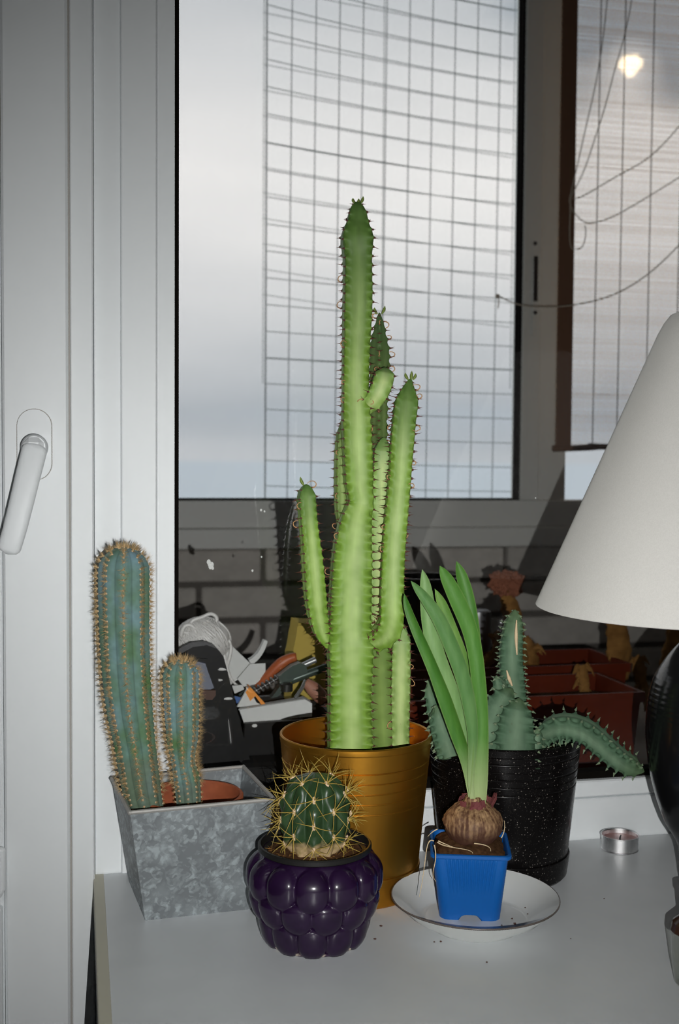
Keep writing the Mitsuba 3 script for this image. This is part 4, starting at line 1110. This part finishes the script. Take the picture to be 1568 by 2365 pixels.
# hand tools
pl = thing('pliers', 'pliers with an orange-red plastic grip lying on the papers', 'pliers')
part(pl, 'grip', tube([at(592, 1588, 1.318), at(620, 1560, 1.315), at(650, 1532, 1.312), at(684, 1517, 1.310)], [.0035, .0060, .0072, .0050], 12, smooth_n=24), 'mat_orange_handle', True, label='orange-red grip')
part(pl, 'jaw', tube([at(552, 1606, 1.318), at(572, 1600, 1.318), at(592, 1590, 1.318)], [.0018, .0042, .0046], 8), 'mat_green_steel', True)
sp_ = thing('coil_spring', 'steel coil spring tilted in front of the pliers', 'spring')
p0, p1 = np.array(at(590, 1596, 1.292)), np.array(at(652, 1560, 1.292)); ax = p1 - p0; L = np.linalg.norm(ax); ax /= L
e1 = np.cross(ax, [0, 1., 0]); e1 /= np.linalg.norm(e1); e2 = np.cross(ax, e1)
part(sp_, 'coil', tube([p0 + ax * L * u / 44 + (e1 * math.cos(u * .9) + e2 * math.sin(u * .9)) * .0042 for u in np.linspace(0, 44, 150)], .0011, 5), 'mat_steel', True)
part(sp_, 'rod', tube([p0 - ax * .004, p1 + ax * .004], .0022, 8), 'mat_dark', True)
cl = thing('clamp', 'dark metal clamp with a bright steel pin right of the pliers', 'clamp')
part(cl, 'jaw', extrude(xz([(640, 1560), (672, 1536), (690, 1529), (704, 1534), (708, 1550), (680, 1562), (664, 1578), (640, 1606), (624, 1610), (646, 1580)], 1.285), 1.278, 1.292), 'mat_green_steel')
part(cl, 'pin', tube([at(700, 1537, 1.285), at(729, 1523, 1.285)], .0036, 12), 'mat_steel', 30, label='bright steel pin')
part(cl, 'bar', tube([at(672, 1572, 1.290), at(720, 1553, 1.290), at(772, 1534, 1.290)], .0046, 10), 'mat_green_steel', True)
part(cl, 'screw', lathe([(0, 0), (.007, 0), (.007, .008), (.004, .010), (0, .010)], 24, at(662, 1588, 1.272) - [0, 0, .004]), 'mat_dark', 30)
sc = thing('screwdriver', 'tool with a thick pinkish brown handle right of the white box', 'screwdriver')
part(sc, 'handle', tube([at(705, 1575, 1.30), at(722, 1590, 1.298), at(740, 1608, 1.297), at(752, 1620, 1.296)], [.005, .0085, .0088, .006], 14, smooth_n=20), 'mat_pink_handle', True)
part(sc, 'shaft', tube([at(682, 1612, 1.285), at(697, 1590, 1.292), at(705, 1572, 1.299)], .0022, 8), 'mat_steel', True, label='steel shaft')
# yellow foam block
ys = thing('sponge', 'large yellow foam block standing behind the euphorbia', 'sponge')
yp = xz([(682, 1433), (742, 1437), (745, 1680), (664, 1680), (668, 1512)], 1.43)
part(ys, 'block', displaced(extrude(yp, 1.41, 1.46).subdivide().subdivide().subdivide(), .0012, 120, 2), 'mat_yellow_sponge', 35)
# terracotta window boxes
def trough(x0, x1, y0, y1, h, label, slant=.008):
    o = thing('window_box', label, 'planter box', 'terracotta window boxes')
    hw = .003
    def rect(e, z, inset=0): return np.array([[x0 - e + inset, y0 - e + inset, z], [x1 + e - inset, y0 - e + inset, z], [x1 + e - inset, y1 + e - inset, z], [x0 - e + inset, y1 + e - inset, z]])
    rg = [rect(-slant, SHF), rect(-slant * .15, SHF + h - .014), rect(.0035, SHF + h - .013), rect(.0035, SHF + h), rect(.0035, SHF + h, .006), rect(0, SHF + h - .02, .006), rect(-slant, SHF + .01, .006)]
    m = loft(rg)
    if m.volume < 0: m.invert()
    part(o, 'box', m, 'mat_trough')
    sm_ = box(x0 + .008, x1 - .008, y0 + .008, y1 - .008, SHF + h - .05, SHF + h - .022).subdivide().subdivide().subdivide().subdivide()
    part(o, 'soil', displaced(sm_, .003, 60, 4), 'mat_soil', True)
    return o


tr1 = trough(.30, .703, 1.335, 1.465, .098, 'terracotta plastic window box nearest the glass, behind the speckled pot')
tr2 = trough(.31, .79, 1.545, 1.675, .096, 'terracotta plastic window box standing behind the other one')
labels[tr1].pop('group'); labels[tr2].pop('group')


def dried(label, pts, Y, widths, seed, head=None, leaves=6, pink=False):
    """A withered plant: a crumpled stalk with limp ragged leaves."""
    o = thing('dried_plant', label, 'dried plant')
    r_ = np.random.default_rng(seed)
    path = np.array([at(x, y, Y) for x, y in pts]); k = mpp(path[0])
    q = np.linspace(0, 1, 40); c = CubicSpline(np.linspace(0, 1, len(pts)), path)(q)
    w = np.interp(q, np.linspace(0, 1, len(pts)), widths) * k * .5
    t, a, b = frames(c, np.array([1., .1, 0]))
    g = np.arange(18) * 2 * np.pi / 18
    ring = []
    for i in range(40):
        jag = 1 + .55 * (meshkit.fbm(np.stack([np.cos(g) * 2.2, np.sin(g) * 2.2, np.full(18, i * .23 + seed)], -1), 3, seed) - .5) * 2
        ring.append(c[i] + (w[i] * jag)[:, None] * (np.cos(g)[:, None] * a[i] + .55 * np.sin(g)[:, None] * b[i]))
    m = loft(ring)
    if m.volume < 0: m.invert()
    part(o, 'stalk', m, 'mat_dried', True)
    for j in range(leaves):
        i = int(r_.uniform(3, 37)); s = r_.choice([-1, 1]); l = k * r_.uniform(18, 40)
        u = np.linspace(0, 1, 12)
        d = np.array([s, r_.normal(0, .3), 0.]); 
        lc = c[i] + d * l * (u[:, None] * .8) + np.array([0, 0, 1.]) * l * (np.sin(u * 2.6) * .5 - u * r_.uniform(.2, .9))[:, None]
        lw = k * r_.uniform(5, 10) * np.sin(u * 2.7 + .3) * (1 + .5 * r_.normal(0, .5, 12)); lw = np.abs(lw) + k
        rg = [cc + np.array([[0, .0015, w_], [.0012, 0, 0], [0, -.0015, -w_], [-.0012, 0, 0]]) @ np.eye(3) for cc, w_ in zip(lc, lw)]
        lm = loft(rg)
        if lm.volume < 0: lm.invert()
        part(o, 'withered_leaf', lm, 'mat_dried', True)
    if head:
        hx, hy, hr = head
        hc_ = at(hx, hy, Y); ic = trimesh.creation.icosphere(3, 1.0)
        bits = []
        for q_i in range(34):
            d = r_.normal(0, 1, 3); d /= np.linalg.norm(d); d[2] = d[2] * .8 + .25
            c0 = hc_ + d * [hr * k * .5, hr * k * .35, hr * k * .42]
            f = meshkit.fbm(ic.vertices * 2.6 + q_i * 9.1, 4, seed)[:, None]
            sc3 = hr * k * r_.uniform(.16, .42, 3)
            bits.append(trimesh.Trimesh((ic.vertices * sc3 * (.2 + 1.6 * f)) @ trimesh.transformations.random_rotation_matrix(r_.random(3))[:3, :3] + c0, ic.faces, process=False))
        hm = cat(bits)
        part(o, 'flower_head', hm, 'mat_dried_pink' if pink else 'mat_dried', True, label='crumpled dry flower head')
    return o


dried('tall withered stalk with a pinkish dry flower head, left of the lamp', [(1200, 1575), (1196, 1520), (1188, 1460), (1180, 1410), (1172, 1360)], 1.60, [40, 46, 44, 40, 34], 1, head=(1170, 1352, 48), leaves=9, pink=True)
dried('curled tan dry leaves just right of the green strap leaves', [(1112, 1580), (1118, 1540), (1142, 1510), (1146, 1482), (1128, 1466)], 1.58, [24, 26, 26, 18, 8], 2, leaves=5)
dried('thick withered stalk in the rear window box under the lampshade', [(1428, 1570), (1428, 1520), (1426, 1470), (1420, 1420), (1414, 1392)], 1.60, [50, 54, 50, 46, 40], 3, leaves=4)
dried('small tangled dry weed against the front of the rear window box', [(1346, 1640), (1350, 1600), (1348, 1570), (1344, 1536)], 1.45, [30, 30, 26, 16], 4, leaves=7)
dried('dry leaf clump spilling over the rear window box near the black vase', [(1500, 1640), (1486, 1590), (1476, 1545), (1480, 1522)], 1.57, [24, 26, 34, 24], 5, leaves=5)
dried('tall withered stalk rising behind the shoulder of the black vase', [(1545, 1640), (1546, 1560), (1556, 1480), (1580, 1400)], 1.61, [44, 50, 46, 40], 6, leaves=4)
dried('ragged dry leaves just right of the upright succulent stem', [(1224, 1580), (1226, 1540), (1222, 1500), (1214, 1470)], 1.62, [30, 40, 30, 14], 7, leaves=6)

# dark glazed pot and a tin behind the strap leaves
dp = thing('dark_pot', 'dark glazed pot standing behind the green strap leaves', 'pot')
pc = at(985, 1420, 1.735); rr_ = 84 * mpp(pc); ztop = at(985, 1330, 1.735)[2]
part(dp, 'body', lathe([(0, 0), (rr_ * .7, 0), (rr_ * .98, (ztop - SHF) * .45), (rr_ * .92, (ztop - SHF) * .85), (rr_, ztop - SHF - .006), (rr_, ztop - SHF), (rr_ - .006, ztop - SHF), (rr_ * .84, (ztop - SHF) * .8), (rr_ * .6, .01), (0, .01)], 56, (pc[0], 1.735, SHF)), 'mat_dark_glaze', 35)
tn = thing('tin_can', 'shiny metal tin beside the dark glazed pot', 'tin')
pc = at(1104, 1440, 1.72); rr_ = 30 * mpp(pc); ztop = at(1106, 1408, 1.72)[2] - SHF
part(tn, 'body', lathe([(0, 0), (rr_, 0), (rr_, ztop - .012), (rr_ * .96, ztop - .002), (rr_ * .8, ztop), (0, ztop)], 40, (pc[0], 1.72, SHF)), 'mat_dull_tin', 35)

# ------------------------------------------------------------------ wire mesh outside, blind and cords
wm = thing('wire_mesh', 'square wire mesh panel fixed outside the far window', 'wire mesh')
YM = 2.42
xs = [at(614, 600, YM)[0] + i * .0517 for i in range(12)]
zb_, zt_ = 1.0, 2.24
for i, x in enumerate(xs):
    part(wm, 'upright_wire', tube([(x - .004 if i else x, YM, zb_), (x, YM, 1.6), (x + (.003 if i else 0), YM, zt_)], .0017 if i == 0 else .0011, 5), 'mat_wire', True)
zr = at(800, 838, YM)[2]
for j in range(-7, 18):
    z = zr + j * .0545 + (.004 if j > 8 else 0)
    if z > zt_ or z < zb_: continue
    dz = .010 + .0035 * max(j, 0)
    part(wm, 'cross_wire', tube([(xs[0], YM + .003, z + dz * .6), ((xs[0] + xs[-1]) / 2, YM + .003, z - dz * .15), (xs[-1], YM + .003, z - dz * .6)], .0016 if j == 0 else .0010, 5, smooth_n=6), 'mat_wire', True)
wm2 = thing('wire_mesh', 'second wire mesh panel hanging close behind the first, seen as doubled wires', 'wire mesh')
for j in range(2, 18, 1):
    z = zr + j * .0545 + .016
    if z > zt_: continue
    part(wm2, 'cross_wire', tube([(xs[0], YM + .05, z + .022), (xs[5], YM + .05, z - .004), (xs[-1], YM + .05, z - .03)], .0008, 5, smooth_n=6), 'mat_wire', True)
for x in (xs[0] + .002, xs[5] + .01, xs[-1] + .004):
    part(wm2, 'upright_wire', tube([(x, YM + .05, 1.3), (x, YM + .05, zt_)], .0008, 5), 'mat_wire', True)

bb = thing('bamboo_blind', 'rolled-down bamboo blind hanging over the right half of the far window', 'blind')
YB = 2.165
xb0, xb1 = .940, 1.95
zbot = at(1320, 1036, YB)[2]
r_ = np.random.default_rng(9)
Vv, z = [], zbot + .008
sl = []
while z < 2.17:
    h = .0008 + .0007 * r_.random(); dx = r_.normal(0, .0012)
    if r_.random() < .04: h *= 1.5
    sl.append(box(xb0 + dx, xb1 + dx, YB - .0008, YB + .0008, z, z + h)); z += h + .0024 + .0016 * r_.random() ** 2
part(bb, 'slats', cat(sl), 'mat_bamboo', kind='stuff')
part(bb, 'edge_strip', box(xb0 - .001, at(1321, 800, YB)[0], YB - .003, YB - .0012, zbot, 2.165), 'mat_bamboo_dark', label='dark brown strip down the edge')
part(bb, 'bottom_bar', tube([(xb0 - .006, YB - .002, zbot - .001), (xb0 + .08, YB - .002, zbot + .005), (1.1, YB - .002, zbot + .004), (xb1, YB - .002, zbot + .005)], .0062, 10, smooth_n=20), 'mat_bamboo_dark', True)
part(bb, 'top_bar', box(xb0, xb1, YB - .012, YB + .012, 2.165, 2.185, .002), 'mat_bamboo_dark')
for x in [at(p, 700, YB)[0] for p in (1372, 1428, 1494, 1562)] + [1.30, 1.42, 1.55, 1.7, 1.85]:
    part(bb, 'string', tube([(x, YB - .0025, zbot), (x + .004, YB - .0025, 2.165)], .0011, 5), 'mat_bamboo_dark', True)
cd = thing('blind_cord', 'thin pull cords looped down the left edge of the bamboo blind', 'cord')
YC = 2.135
for pts in ([(1404, -20), (1388, 120), (1372, 210), (1356, 280), (1338, 360), (1320, 440), (1316, 464)],
            [(1462, -20), (1440, 90), (1420, 160), (1396, 250), (1372, 325), (1350, 390), (1326, 440), (1318, 466)],
            [(1317, 466), (1324, 488), (1342, 508), (1366, 515), (1420, 498), (1500, 452), (1568, 410), (1640, 360)],
            [(1322, 458), (1362, 444), (1430, 404), (1500, 362), (1568, 292), (1640, 210)],
            [(1318, 470), (1316, 520), (1318, 568), (1330, 576), (1344, 570), (1352, 545), (1350, 520)]):
    part(cd, 'strand', tube([at(x, y, YC) for x, y in pts], .0011, 6, smooth_n=40), 'mat_cord', True)
part(cd, 'cleat', tube([at(1318, 452, YC + .008), at(1318, 490, YC + .008)], .0035, 8), 'mat_bamboo_dark', True, label='cleat holding the cords')
ln = thing('clothes_line', 'thin sagging cord crossing in front of the mullion and the blind', 'cord')
part(ln, 'line', tube([at(x, y, 2.05) for x, y in ((1150, 683), (1172, 694), (1210, 706), (1265, 709), (1320, 705), (1390, 690), (1450, 664), (1510, 622), (1568, 566), (1640, 500), (1900, 300))], .0012, 6, smooth_n=60), 'mat_cord', True)
part(ln, 'knot', cat(hull_spheres([at(1149, 684, 2.05)], .0042), tube([at(1150, 684, 2.05), at(1152, 696, 2.05), at(1150, 712, 2.05)], .0012, 5)), 'mat_cord', 40)
